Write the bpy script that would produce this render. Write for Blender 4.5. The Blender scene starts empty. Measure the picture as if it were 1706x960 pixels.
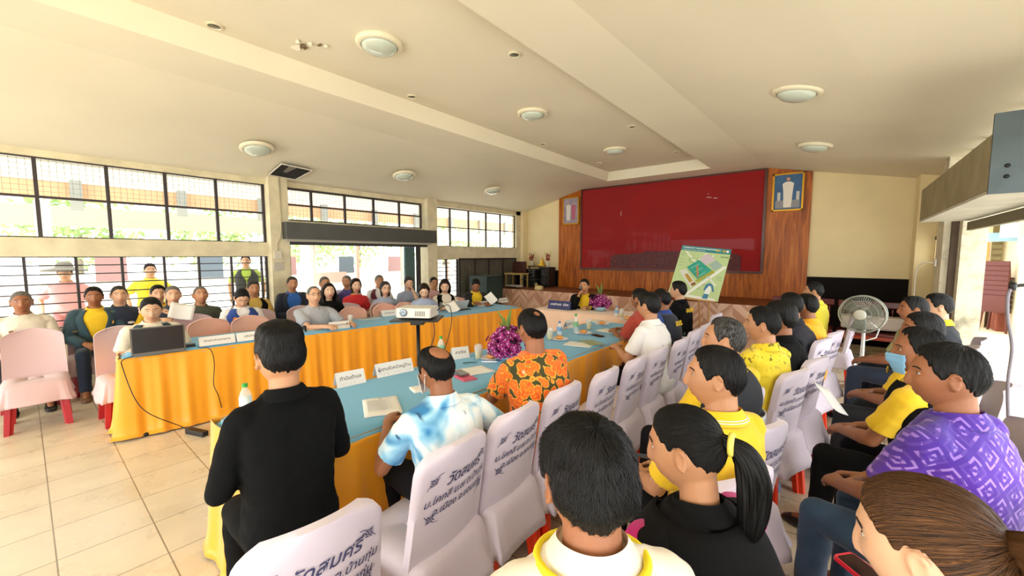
import bpy, bmesh, math, random
import numpy as np
from mathutils import Vector, Matrix, noise, Euler
R = math.radians
PI = math.pi
C = bpy.context.scene.collection
rnd = random.Random(7)

# ------------------------------------------------------------------ camera
EYE = 1.66; FPX = 668.0; PITCH = R(4.7); YAW = R(39.3)
cam_d = bpy.data.cameras.new('camera'); cam = bpy.data.objects.new('camera', cam_d); C.objects.link(cam)
cam.location = (0, 0, EYE); cam.rotation_euler = (PI/2 - PITCH, 0, YAW)
cam_d.sensor_width = 36; cam_d.lens = 36*FPX/1706; cam_d.clip_start = .05; cam_d.clip_end = 400
bpy.context.scene.camera = cam
_cp, _sp, _cy, _sy = math.cos(PITCH), math.sin(PITCH), math.cos(YAW), math.sin(YAW)
FWD = Vector((-_sy*_cp, _cy*_cp, -_sp)); RGT = Vector((_cy, _sy, 0)); UPV = Vector((-_sy*_sp, _cy*_sp, _cp))
def ray(px, py): return FWD + RGT*((px-853)/FPX) + UPV*((480-py)/FPX)
def atz(px, py, z): r = ray(px, py); t = (z-EYE)/r.z; return Vector((r.x*t, r.y*t, z))
def atx(px, py, x): r = ray(px, py); t = x/r.x; return Vector((x, r.y*t, EYE+r.z*t))
def aty(px, py, y): r = ray(px, py); t = y/r.y; return Vector((r.x*t, y, EYE+r.z*t))

# ------------------------------------------------------------------ light and exposure
sc = bpy.context.scene
sc.view_settings.view_transform = 'Standard'; sc.view_settings.look = 'None'
sc.view_settings.gamma = 1.0; sc.view_settings.use_curve_mapping = False
sc.view_settings.exposure = 0.56
sc.cycles.use_denoising = True
sc.cycles.max_bounces = 8; sc.cycles.diffuse_bounces = 6; sc.cycles.sample_clamp_indirect = 8
world = bpy.data.worlds.new('sky'); sc.world = world; world.use_nodes = True
_bg = world.node_tree.nodes['Background']; _bg.inputs[0].default_value = (.93, .97, 1, 1); _bg.inputs[1].default_value = 3.2
sun_d = bpy.data.lights.new('sun', 'SUN'); sun_d.energy = 5; sun_d.angle = R(3); sun_d.color = (1, .96, .88); sun = bpy.data.objects.new('sun', sun_d); C.objects.link(sun); sun.rotation_euler = (R(14), R(10), 0)
def area(name, loc, rot, sx, sy, power, col=(1, .98, .95)):
    l = bpy.data.lights.new(name, 'AREA'); l.shape = 'RECTANGLE'; l.size = sx; l.size_y = sy; l.energy = power; l.color = col
    o = bpy.data.objects.new(name, l); C.objects.link(o); o.location = loc; o.rotation_euler = rot; return o
# unseen area lamp added as daylight fill, behind the photographer; the sky lights the rest
area('rear_fill_lamp', (-3, -5.2, 1.9), (R(90), 0, 0), 8.4, 3.2, 230)

# ------------------------------------------------------------------ materials
def lin(c):
    if isinstance(c, str): c = tuple(int(c[i:i+2], 16)/255 for i in (0, 2, 4))
    return tuple(((v/12.92) if v <= .04045 else ((v+.055)/1.055)**2.4) for v in c[:3]) + (1,)
MATS = {}
def mat(name, col, rough=.6, metal=0, bump=0, bscale=200, var=0, vscale=4, trans=0, alpha=1, coat=0, sheen=0, spec=.5, emit=0, dist=.01, sss=0, attr=None, attrcol=None):
    if name in MATS: return MATS[name]
    m = bpy.data.materials.new(name); m.use_nodes = True; nt = m.node_tree; b = nt.nodes['Principled BSDF']
    c = lin(col); b.inputs['Base Color'].default_value = c; b.inputs['Roughness'].default_value = rough
    b.inputs['Metallic'].default_value = metal; b.inputs['Transmission Weight'].default_value = trans; b.inputs['Alpha'].default_value = alpha
    b.inputs['Coat Weight'].default_value = coat; b.inputs['Sheen Weight'].default_value = sheen; b.inputs['Specular IOR Level'].default_value = spec
    if sss: b.inputs['Subsurface Weight'].default_value = sss; b.inputs['Subsurface Radius'].default_value = (.01, .004, .002)
    tc = nt.nodes.new('ShaderNodeTexCoord')
    if bump:
        n = nt.nodes.new('ShaderNodeTexNoise'); n.inputs['Scale'].default_value = bscale; n.inputs['Detail'].default_value = 3
        nt.links.new(tc.outputs['Object'], n.inputs['Vector'])
        bn = nt.nodes.new('ShaderNodeBump'); bn.inputs['Strength'].default_value = bump; bn.inputs['Distance'].default_value = dist
        nt.links.new(n.outputs['Fac'], bn.inputs['Height']); nt.links.new(bn.outputs['Normal'], b.inputs['Normal'])
    last = None
    if var:
        n = nt.nodes.new('ShaderNodeTexNoise'); n.inputs['Scale'].default_value = vscale; n.inputs['Detail'].default_value = 5
        nt.links.new(tc.outputs['Object'], n.inputs['Vector'])
        mx = nt.nodes.new('ShaderNodeMix'); mx.data_type = 'RGBA'
        rp = nt.nodes.new('ShaderNodeMapRange'); rp.inputs[1].default_value = .3; rp.inputs[2].default_value = .7
        nt.links.new(n.outputs['Fac'], rp.inputs[0]); nt.links.new(rp.outputs[0], mx.inputs[0])
        mx.inputs[6].default_value = tuple(v*(1-var) for v in c[:3])+(1,); mx.inputs[7].default_value = tuple(min(1, v*(1+var)) for v in c[:3])+(1,)
        last = mx.outputs[2]
    if attr:
        at = nt.nodes.new('ShaderNodeAttribute'); at.attribute_name = attr
        m2 = nt.nodes.new('ShaderNodeMix'); m2.data_type = 'RGBA'
        nt.links.new(at.outputs['Fac'], m2.inputs[0]); m2.inputs[7].default_value = lin(attrcol)
        if last: nt.links.new(last, m2.inputs[6])
        else: m2.inputs[6].default_value = c
        last = m2.outputs[2]
    if last: nt.links.new(last, b.inputs['Base Color'])
    if emit: b.inputs['Emission Color'].default_value = c; b.inputs['Emission Strength'].default_value = emit
    MATS[name] = m; return m
def nodes(m): return m.node_tree, m.node_tree.nodes, m.node_tree.links, m.node_tree.nodes['Principled BSDF']
def ramp(nt, src, stops, interp='LINEAR'):
    r = nt.nodes.new('ShaderNodeValToRGB'); r.color_ramp.interpolation = interp
    e = r.color_ramp.elements
    while len(e) < len(stops): e.new(.5)
    for el, (p, c) in zip(e, stops): el.position = p; el.color = lin(c)
    nt.links.new(src, r.inputs[0]); return r.outputs[0]

# ------------------------------------------------------------------ mesh helpers
class MB:
    def __init__(s): s.v = []; s.f = []; s.m = []
    def add(s, verts, faces, mi=0):
        n = len(s.v); s.v += [tuple(p) for p in verts]; s.f += [tuple(i+n for i in f) for f in faces]; s.m += [mi]*len(faces); return s
    def box(s, x0, x1, y0, y1, z0, z1, mi=0, M=None):
        if x0 > x1: x0, x1 = x1, x0
        if y0 > y1: y0, y1 = y1, y0
        if z0 > z1: z0, z1 = z1, z0
        v = [Vector((x, y, z)) for z in (z0, z1) for y in (y0, y1) for x in (x0, x1)]
        if M is not None: v = [M @ p for p in v]
        return s.add(v, [(0, 2, 3, 1), (4, 5, 7, 6), (0, 1, 5, 4), (2, 6, 7, 3), (0, 4, 6, 2), (1, 3, 7, 5)], mi)
    def rbox(s, x0, x1, y0, y1, z0, z1, r, mi=0, M=None):
        # box with rounded vertical corners
        pts = []
        for cx, cy, a0 in ((x1-r, y1-r, 0), (x0+r, y1-r, 90), (x0+r, y0+r, 180), (x1-r, y0+r, 270)):
            for k in range(5): a = R(a0+k*22.5); pts.append((cx+r*math.cos(a), cy+r*math.sin(a)))
        n = len(pts); v = [Vector((x, y, z)) for z in (z0, z1) for x, y in pts]
        if M is not None: v = [M @ p for p in v]
        return s.add(v, [tuple(range(n-1, -1, -1)), tuple(range(n, 2*n))]+[(i, (i+1) % n, n+(i+1) % n, n+i) for i in range(n)], mi)
    def tube(s, pts, rad, n=10, mi=0, cap=True, flat=None, up=None):
        # pts list of Vector; rad list of r or (rx, ry)
        pts = [Vector(p) for p in pts]; k = len(pts)
        if not isinstance(rad, (list, tuple)) : rad = [rad]*k
        v = []; prev = None
        for i, p in enumerate(pts):
            t = (pts[min(i+1, k-1)]-pts[max(i-1, 0)]).normalized()
            if prev is None:
                a = Vector(up) if up is not None else (Vector((0, 0, 1)) if abs(t.z) < .9 else Vector((0, 1, 0)))
            else: a = prev
            b = t.cross(a).normalized(); a = b.cross(t).normalized(); prev = a
            r = rad[i]; rx, ry = (r if isinstance(r, (list, tuple)) else (r, r))
            for j in range(n):
                an = 2*PI*j/n; v.append(p+b*(rx*math.cos(an))+a*(ry*math.sin(an)))
        f = [(i*n+j, i*n+(j+1) % n, (i+1)*n+(j+1) % n, (i+1)*n+j) for i in range(k-1) for j in range(n)]
        if cap: f += [tuple(range(n-1, -1, -1)), tuple(range((k-1)*n, k*n))]
        return s.add(v, f, mi)
    def capsule(s, p0, p1, r0, r1, n=10, mi=0, up=None):
        p0 = Vector(p0); p1 = Vector(p1); d = (p1-p0); L = d.length or 1e-5; d = d/L
        sc_ = (lambda r, k: (r[0]*k, r[1]*k) if isinstance(r, tuple) else r*k)
        m0 = max(r0) if isinstance(r0, tuple) else r0; m1 = max(r1) if isinstance(r1, tuple) else r1
        pts = [p0-d*m0*.95, p0-d*m0*.7, p0-d*m0*.35, p0, p1, p1+d*m1*.35, p1+d*m1*.7, p1+d*m1*.95]
        rr = [sc_(r0, .25), sc_(r0, .7), sc_(r0, .93), r0, r1, sc_(r1, .93), sc_(r1, .7), sc_(r1, .25)]
        return s.tube(pts, rr, n, mi, up=up)
    def lathe(s, prof, n=20, mi=0, M=None, c=(0, 0, 0)):
        v = []
        for r, z in prof:
            for j in range(n):
                a = 2*PI*j/n; p = Vector((c[0]+r*math.cos(a), c[1]+r*math.sin(a), c[2]+z)); v.append(M @ p if M is not None else p)
        k = len(prof)
        f = [(i*n+j, i*n+(j+1) % n, (i+1)*n+(j+1) % n, (i+1)*n+j) for i in range(k-1) for j in range(n)]
        f += [tuple(range(n-1, -1, -1)), tuple(range((k-1)*n, k*n))]
        return s.add(v, f, mi)
    def ell(s, c, r, nu=16, nv=10, mi=0, M=None):
        c = Vector(c); v = []
        for i in range(nv+1):
            ph = PI*(i/nv); ph = min(max(ph, .02), PI-.02)
            for j in range(nu):
                th = 2*PI*j/nu; p = Vector((r[0]*math.sin(ph)*math.cos(th), r[1]*math.sin(ph)*math.sin(th), r[2]*math.cos(ph)))
                v.append(c+(M @ p if M is not None else p))
        f = [(i*nu+j, (i+1)*nu+j, (i+1)*nu+(j+1) % nu, i*nu+(j+1) % nu) for i in range(nv) for j in range(nu)]
        f += [tuple(range(nu)), tuple(range((nv+1)*nu-1, nv*nu-1, -1))]
        return s.add(v, f, mi)
    def loft(s, rings, mi=0, cap=True, closed=True):
        n = len(rings[0]); k = len(rings); v = [p for r in rings for p in r]; e = n if closed else n-1
        f = [(i*n+j, i*n+(j+1) % n, (i+1)*n+(j+1) % n, (i+1)*n+j) for i in range(k-1) for j in range(e)]
        if cap and closed: f += [tuple(range(n-1, -1, -1)), tuple(range((k-1)*n, k*n))]
        return s.add(v, f, mi)
    def prism(s, poly, z0, z1, mi=0, M=None):
        n = len(poly); v = [Vector((x, y, z)) for z in (z0, z1) for x, y in poly]
        if M is not None: v = [M @ p for p in v]
        return s.add(v, [tuple(range(n-1, -1, -1)), tuple(range(n, 2*n))]+[(i, (i+1) % n, n+(i+1) % n, n+i) for i in range(n)], mi)
    def mesh(s, name, mats=(), smooth=True):
        me = bpy.data.meshes.new(name); me.from_pydata([tuple(p) for p in s.v], [], s.f)
        for m in (mats if isinstance(mats, (list, tuple)) else [mats]): me.materials.append(m)
        if len(set(s.m)) > 1: me.polygons.foreach_set('material_index', s.m)
        me.polygons.foreach_set('use_smooth', [smooth]*len(s.f)); me.update(); return me
    def build(s, name, mats=(), parent=None, smooth=False, angle=None, bevel=0, solid=0, sub=0):
        me = s.mesh(name, mats, smooth or angle is not None)
        bm = bmesh.new(); bm.from_mesh(me); bmesh.ops.recalc_face_normals(bm, faces=bm.faces)
        if angle is not None:
            for e in bm.edges:
                if len(e.link_faces) == 2 and e.calc_face_angle(0) > R(angle): e.smooth = False
        bm.to_mesh(me); bm.free()
        o = bpy.data.objects.new(name, me); C.objects.link(o)
        if parent is not None: o.parent = parent
        if solid: m = o.modifiers.new('t', 'SOLIDIFY'); m.thickness = solid; m.offset = 0
        if bevel: m = o.modifiers.new('b', 'BEVEL'); m.width = bevel; m.segments = 2; m.limit_method = 'ANGLE'; m.angle_limit = R(40)
        if sub: m = o.modifiers.new('s', 'SUBSURF'); m.levels = sub; m.render_levels = sub
        return o
def tag(o, label=None, cat=None, group=None, kind=None):
    if label: o['label'] = label
    if cat: o['category'] = cat
    if group: o['group'] = group
    if kind: o['kind'] = kind
    return o
def thing(name, label, cat, loc=(0, 0, 0), rz=0, group=None):
    o = bpy.data.objects.new(name, None); C.objects.link(o); o.empty_display_size = .1
    o.location = loc; o.rotation_euler = (0, 0, rz); return tag(o, label, cat, group)
def struct(name, mb, m, parent=None, **k):
    o = mb.build(name, m, parent, **k)
    if parent is None: o['kind'] = 'structure'
    return o
KIDS = {}
def dup(root, loc, rz=None, label=None, group=None):
    def cp(o, par):
        c = o.copy(); C.objects.link(c); c.parent = par
        if par is not None: c.matrix_parent_inverse = o.matrix_parent_inverse
        for k in o.children: cp(k, c)
        return c
    r = cp(root, None); r.location = loc
    if rz is not None: r.rotation_euler = (root.rotation_euler.x, root.rotation_euler.y, rz)
    if label: r['label'] = label
    if group: r['group'] = group
    return r
def remesh(mb, voxel, smooth=2, post=None, name='m', mats=()):
    me = mb.mesh(name, ()); bm = bmesh.new(); bm.from_mesh(me); bmesh.ops.recalc_face_normals(bm, faces=bm.faces); bm.to_mesh(me); bm.free()
    o = bpy.data.objects.new(name, me); C.objects.link(o)
    m = o.modifiers.new('r', 'REMESH'); m.mode = 'VOXEL'; m.voxel_size = voxel; m.use_smooth_shade = True
    if smooth: s = o.modifiers.new('s', 'SMOOTH'); s.iterations = smooth; s.factor = .5
    dg = bpy.context.evaluated_depsgraph_get(); ne = bpy.data.meshes.new_from_object(o.evaluated_get(dg))
    bpy.data.objects.remove(o); bpy.data.meshes.remove(me)
    ne.name = name; ne.materials.clear()
    for mm in (mats if isinstance(mats, (list, tuple)) else [mats]): ne.materials.append(mm)
    n = len(ne.vertices)
    if post is not None and n:
        co = np.empty(n*3, 'f'); ne.vertices.foreach_get('co', co); co = co.reshape(-1, 3); no = np.empty(n*3, 'f'); ne.vertices.foreach_get('normal', no)
        post(ne, co, no.reshape(-1, 3)); ne.vertices.foreach_set('co', co.ravel()); ne.update()
    ne.polygons.foreach_set('use_smooth', [True]*len(ne.polygons)); return ne
def link(name, me, parent=None):
    o = bpy.data.objects.new(name, me); C.objects.link(o)
    if parent is not None: o.parent = parent
    return o
def textobj(body, size, name='lettering', extrude=0, align='CENTER', shear=0, bold=0):
    cu = bpy.data.curves.new(name, 'FONT'); cu.body = body; cu.size = size; cu.align_x = align; cu.align_y = 'CENTER'; cu.extrude = extrude; cu.shear = shear; cu.offset = bold; cu.resolution_u = 2
    o = bpy.data.objects.new(name, cu); C.objects.link(o)
    dg = bpy.context.evaluated_depsgraph_get(); me = bpy.data.meshes.new_from_object(o.evaluated_get(dg)); bpy.data.objects.remove(o); return me
def mesh_into(mb, me, fn=lambda p: p, mi=0):
    mb.add([fn(v.co.copy()) for v in me.vertices], [tuple(p.vertices) for p in me.polygons], mi); return mb
# ------------------------------------------------------------------ people
def sm(a, b, x): t = np.clip((x-a)/(b-a), 0, 1); return t*t*(3-2*t)
def gs(x, s): return np.exp(-(x/s)**2)
def head_pt(d, fem=0, wide=1.0, ears=False):
    """d: (n,3) unit directions -> surface points of a head; front is +y, origin at head centre, chin z=-.115"""
    x, y, z = d[:, 0], d[:, 1], d[:, 2]
    t = np.clip(-z, 0, 1); up = np.clip(z, 0, 1)
    w = .0765*wide*(1-(.30+.05*fem)*t**1.5)
    fr = .094*(1-.05*t); bk = .104*(1-.38*t**1.1)*(1-.0*up)
    X = np.sign(x)*np.abs(x)**.93*w; dep = np.where(y > 0, fr, bk); Y = np.sign(y)*np.abs(y)**.9*dep
    Z = np.where(z > 0, .112, .118)*np.sign(z)*np.abs(z)**.95
    f = sm(.05, .5, y)
    a = sm(.028, -.034, Z)
    nose = f*gs(X, .008+.008*a)*(.006+.017*a)*sm(-.050, -.038, Z)*sm(.055, .025, Z)
    nost = f*(gs(X-.013, .007)+gs(X+.013, .007))*gs(Z+.038, .008)*.006
    sock = -f*(gs(X-.031, .017)+gs(X+.031, .017))*gs(Z-.010, .013)*.0105
    lid = f*(gs(X-.031, .015)+gs(X+.031, .015))*(gs(Z-.0185, .0035)*.0042+gs(Z-.0015, .0035)*.003)
    brow = f*gs(Z-.030, .009)*gs(X, .045)*.004*(1-.6*fem)
    chk = f*(gs(X-.042, .022)+gs(X+.042, .022))*gs(Z+.022, .026)*.005
    lips = f*gs(X, .022)*(gs(Z+.0605, .0055)*.0075+gs(Z+.0745, .007)*.0075) + f*gs(X, .03)*gs(Z+.066, .02)*.004
    mouth = -f*gs(X, .024)*gs(Z+.067, .003)*.0075
    under = -f*gs(X, .03)*gs(Z+.086, .007)*.004
    chin = f*gs(X, .022)*gs(Z+.102, .014)*.007
    Y = Y+nose+nost+sock+lid+brow+chk+lips+mouth+under+chin
    X = X*(1+.03*gs(Z+.07, .03)*(1-fem))
    return np.stack([X, Y, Z], 1)
def dirs(nu, nv, p0=.0, p1=PI):
    u = np.arange(nu)*2*PI/nu; v = p0+(p1-p0)*(np.arange(nv+1)/nv); v = np.clip(v, .01, PI-.01)
    U, V = np.meshgrid(u, v); s = np.sin(V)
    return np.stack([np.sin(U)*s, np.cos(U)*s, np.cos(V)], -1).reshape(-1, 3), U.ravel(), V.ravel()
def grid_faces(nu, nv): return [(i*nu+j, (i+1)*nu+j, (i+1)*nu+(j+1) % nu, i*nu+(j+1) % nu) for i in range(nv) for j in range(nu)]
def ear_into(mb, s, wide, M, vox):
    c = Vector((s*.079*wide, -.006, -.006)); rot = Matrix.Rotation(s*R(22), 3, 'Z') @ Matrix.Rotation(R(-8), 3, 'X')
    rt = lambda p: M @ (c+rot @ Vector(p))
    k = 12; pts = [rt((s*.007, -.004+.0145*math.cos(a), .026*math.sin(a)+.003-.004*math.cos(a))) for a in [R(-100+i*270/k) for i in range(k+1)]]
    mb.tube(pts, .0046, 7)
    mb.ell(rt((s*.001, -.003, 0)), (.0055, .0155, .026), 10, 8, M=(M.to_3x3() @ rot))
    mb.ell(rt((s*.004, .004, -.024)), (.0055, .008, .009), 8, 6, M=(M.to_3x3() @ rot))
SKIN = {}
def skin(tone):
    cols = {'tan': ('b98560', 'a85a4a'), 'brown': ('96603f', '8a4038'), 'dark': ('7a4a30', '703830'), 'light': ('cfa180', 'b25a52'), 'fair': ('dcb396', 'bf5650')}
    if tone not in SKIN: SKIN[tone] = mat('skin_'+tone, cols[tone][0], .5, attr='lip', attrcol=cols[tone][1], bump=.15, bscale=300, dist=.001, var=.08, vscale=14, sss=.08)
    return SKIN[tone]
def hairmat(name, c, c2, rough=.42):
    if name in MATS: return MATS[name]
    m = mat(name, c, rough+.08, spec=.22); nt, N, L, b = nodes(m)
    at = N.new('ShaderNodeAttribute'); at.attribute_name = 'strand'
    n = N.new('ShaderNodeTexNoise'); n.inputs['Scale'].default_value = 1; n.inputs['Detail'].default_value = 4
    mp = N.new('ShaderNodeVectorMath'); mp.operation = 'MULTIPLY'; mp.inputs[1].default_value = (70, 5, 5)
    L.new(at.outputs['Vector'], mp.inputs[0]); L.new(mp.outputs[0], n.inputs['Vector'])
    col = ramp(nt, n.outputs['Fac'], [(.42, c), (.80, c2)]); L.new(col, b.inputs['Base Color'])
    bn = N.new('ShaderNodeBump'); bn.inputs['Strength'].default_value = .7; bn.inputs['Distance'].default_value = .004
    L.new(n.outputs['Fac'], bn.inputs['Height']); L.new(bn.outputs['Normal'], b.inputs['Normal'])
    return m
HAIR = {'black': hairmat('black_hair', '080707', '181513'), 'salt': hairmat('salt_and_pepper_hair', '171514', '6b6763', .5), 'grey': hairmat('grey_hair', '55504b', '9a958e', .55),
        'brown': hairmat('brown_hair', '22130b', '8a5c34', .38), 'dkbrown': hairmat('dark_brown_hair', '130c09', '3a2417')}
# hairline heights (z) by azimuth from the front: (front, 40, 70, 90(ear), 110, 150, 180)
AZ = np.radians([0, 25, 42, 60, 75, 92, 108, 130, 155, 180])
LINE = {'short': [.070, .072, .060, .030, -.012, .018, -.030, -.058, -.068, -.070],
        'receding': [.088, .080, .086, .040, -.008, .018, -.030, -.058, -.066, -.068],
        'flat': [.064, .066, .056, .03, .0, .022, -.02, -.045, -.05, -.05],
        'woman': [.068, .070, .050, .018, -.030, -.030, -.070, -.08, -.085, -.09],
        'pulled': [.070, .066, .054, .034, .012, .020, -.02, -.050, -.060, -.064]}
def hair_mesh(style, thick, fem, wide, det, bald=0, fade=.5, wavy=0, seed=0, top=0.0, strands=900):
    nu, nv = (96, 60) if det < 1 else ((320, 200) if det > 1 else (160, 100))
    d, U, V = dirs(nu, nv, 0, R(150)); P = head_pt(d, fem, wide)
    az = np.abs(((U+PI) % (2*PI))-PI); line = np.interp(az, AZ, LINE[style])
    jit = np.array([noise.noise((math.sin(u)*9+seed, math.cos(u)*9, 1.7)) for u in U[:nu]]); line = line+np.tile(jit, nv+1)*.010
    over = P[:, 2]-line; on = sm(-.004, .014, over)
    n = d*np.array([1/.077**2, 1/.1**2, 1/.112**2])*np.array([.077, .1, .112]); n /= np.linalg.norm(n, axis=1)[:, None]
    side = sm(.095, .03, P[:, 2])*sm(R(30), R(80), az)
    th = thick*(1-fade*side)+top*sm(.05, .1, P[:, 2])
    bt = 1.0
    if bald:
        bc = np.array([0, -.060, .092]); dist = np.linalg.norm((P-bc)*np.array([1, .8, 1]), axis=1); on = on*sm(bald*.6, bald*1.05, dist); bt = .15+.85*np.clip((dist-bald*.8)/.035, 0, 1)
    # strand grooves following the crown whorl
    cr = np.array([.0, -.35, .94]); dc = d-cr*(d@cr)[:, None]; ang = np.arctan2(dc[:, 0], dc[:, 1]); pol = np.arccos(np.clip(d@cr, -1, 1))
    g = np.zeros(len(d)); amp = .0022 if style != 'pulled' else .0008
    for i in range(len(d)):
        a = ang[i]+pol[i]*.6; g[i] = noise.noise((math.sin(a)*11+seed, math.cos(a)*11, pol[i]*2.2+wavy*4))+.5*noise.noise((math.sin(a)*30, math.cos(a)*30+seed, pol[i]*4))
        if wavy: g[i] += wavy*2.6*noise.noise(Vector(P[i])*26+Vector((seed, 0, 0)))
    tw = np.where(az > R(95), .052 if style != 'woman' else .02, .022); tap = np.clip(over/tw, 0, 1)**.7
    th = th*on*bt*(.22+.78*tap)-.007*(1-on)+g*amp*on*(.4+.6*tap)*(1+wavy)
    Q = P+n*th[:, None]
    keep = on > .001; F = [f for f in grid_faces(nu, nv) if keep[list(f)].any()]
    used = sorted({i for f in F for i in f}); ix = {k: i for i, k in enumerate(used)}
    mb = MB(); mb.add([tuple(Q[i]) for i in used], [tuple(ix[i] for i in f) for f in F])
    # the cap over the crown pole
    st = np.stack([np.sin(ang)*1.0+0*ang, pol, np.cos(ang)], 1)[used]
    if det > 1 and strands:
        rs = np.random.RandomState(seed+5); K = strands; L_ = 7; crm = np.array([.0, -.35, .94]); e1 = np.array([1., 0, 0]); e2 = np.cross(crm, e1)
        if style == 'pulled': crm = np.array([0., -.96, .28]); e2 = np.cross(crm, e1)
        a0 = rs.rand(K)*2*PI; p0 = .15+rs.rand(K)*1.9; ln = (.25+.35*rs.rand(K))*(1+wavy*.3); wv = rs.randn(K)*(.06+.22*wavy)
        pts = []
        for q in range(L_):
            t_ = q/(L_-1); pol_ = p0+ln*t_; a = a0+wv*t_*t_+.3*wavy*np.sin(t_*3+a0*5)*.3
            dd = crm*np.cos(pol_)[:, None]+(e1*np.cos(a)[:, None]+e2*np.sin(a)[:, None])*np.sin(pol_)[:, None]; pts.append(dd)
        dd = np.concatenate(pts); az_ = np.arctan2(dd[:, 0], dd[:, 1]) % (2*PI); po_ = np.arccos(np.clip(dd[:, 2], -1, 1))
        iu = np.round(az_/(2*PI)*nu).astype(int) % nu; iv = np.clip(np.round(po_/R(150)*nv).astype(int), 0, nv); idx = iv*nu+iu
        ok = (on[idx] > .6).reshape(L_, K).all(0) & (po_ < R(148)).reshape(L_, K).all(0)
        base_ = Q[idx]+n[idx]*(.0006+.0012*rs.rand(len(idx)))[:, None]; base_ = base_.reshape(L_, K, 3); side_v = np.cross(n[idx].reshape(L_, K, 3), np.gradient(base_, axis=0)); side_v /= np.linalg.norm(side_v, axis=2)[..., None]+1e-9
        lift = (np.linspace(0, 1, L_)**2)[:, None]*(.001+.005*wavy*rs.rand(K))[None]; nn2 = n[idx].reshape(L_, K, 3)
        for k in np.where(ok)[0]:
            b0 = len(mb.v)
            for q in range(L_):
                w_ = .00055*(1-.75*(q/(L_-1))**2)*(1 if q else .4); c_ = base_[q, k]+nn2[q, k]*lift[q, k]; mb.v += [tuple(c_-side_v[q, k]*w_*1.6), tuple(c_+nn2[q, k]*w_*1.2), tuple(c_+side_v[q, k]*w_*1.6)]
            for q in range(L_-1):
                i0 = b0+q*3; mb.f += [(i0, i0+1, i0+4, i0+3), (i0+1, i0+2, i0+5, i0+4)]; mb.m += [0, 0]
    if style == 'pulled':
        bk = np.array([0., -.96, .28]); db = d-bk*(d@bk)[:, None]; a2 = np.arctan2(db[:, 0], db[:, 2]); st = np.stack([a2, np.arccos(np.clip(d@bk, -1, 1))*.25, a2*0], 1)[used]
    return mb, st
def finish_hair(mb, st, M, name, m, parent):
    mb.v = [tuple(M @ Vector(p)) for p in mb.v]; me = mb.mesh(name, m, True)
    a = me.attributes.new('strand', 'FLOAT_VECTOR', 'POINT'); full = np.zeros((len(me.vertices), 3)); full[:len(st)] = st
    a.data.foreach_set('vector', full.ravel().astype('f')); return link(name, me, parent)
def tress(mb, pts, rads, n=40, seed=0, groove=.1):
    """a bundle of hair: a grooved tapered tube; returns strand coordinates"""
    if len(pts) > 7:
        T_ = np.linspace(0, len(pts)-1, 30); ar_ = np.array([tuple(p) for p in pts]); kk_ = np.arange(len(pts)); R_ = np.interp(T_, kk_, rads); sm_ = np.stack([np.interp(T_, kk_, ar_[:, q]) for q in range(3)], 1)
        for _ in range(3): sm_[1:-1] = (sm_[:-2]+2*sm_[1:-1]+sm_[2:])/4; R_[1:-1] = (R_[:-2]+2*R_[1:-1]+R_[2:])/4
        pts = [Vector(p) for p in sm_]; rads = [float(r) for r in R_]
    base = len(mb.v); k = len(pts); tmp = MB(); tmp.tube(pts, rads, n, cap=False)
    cs = [sum((Vector(tmp.v[i*n+j]) for j in range(n)), Vector())/n for i in range(k)]; st = []
    for i in range(k):
        for j in range(n):
            p = Vector(tmp.v[i*n+j]); g = noise.noise((math.sin(2*PI*j/n)*6+seed, math.cos(2*PI*j/n)*6, i*.12))
            tmp.v[i*n+j] = tuple(cs[i]+(p-cs[i])*(1+(g+.6*noise.noise((math.sin(2*PI*j/n)*14, math.cos(2*PI*j/n)*14, seed+i*.08)))*groove*2.5)); st.append((j/n*4, i*.1, seed))
    tmp.f += [tuple(range(n-1, -1, -1)), tuple(range((k-1)*n, k*n))]; tmp.m += [0, 0]
    mb.v += tmp.v; mb.f += [tuple(i+base for i in f) for f in tmp.f]; mb.m += tmp.m; return st

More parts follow.
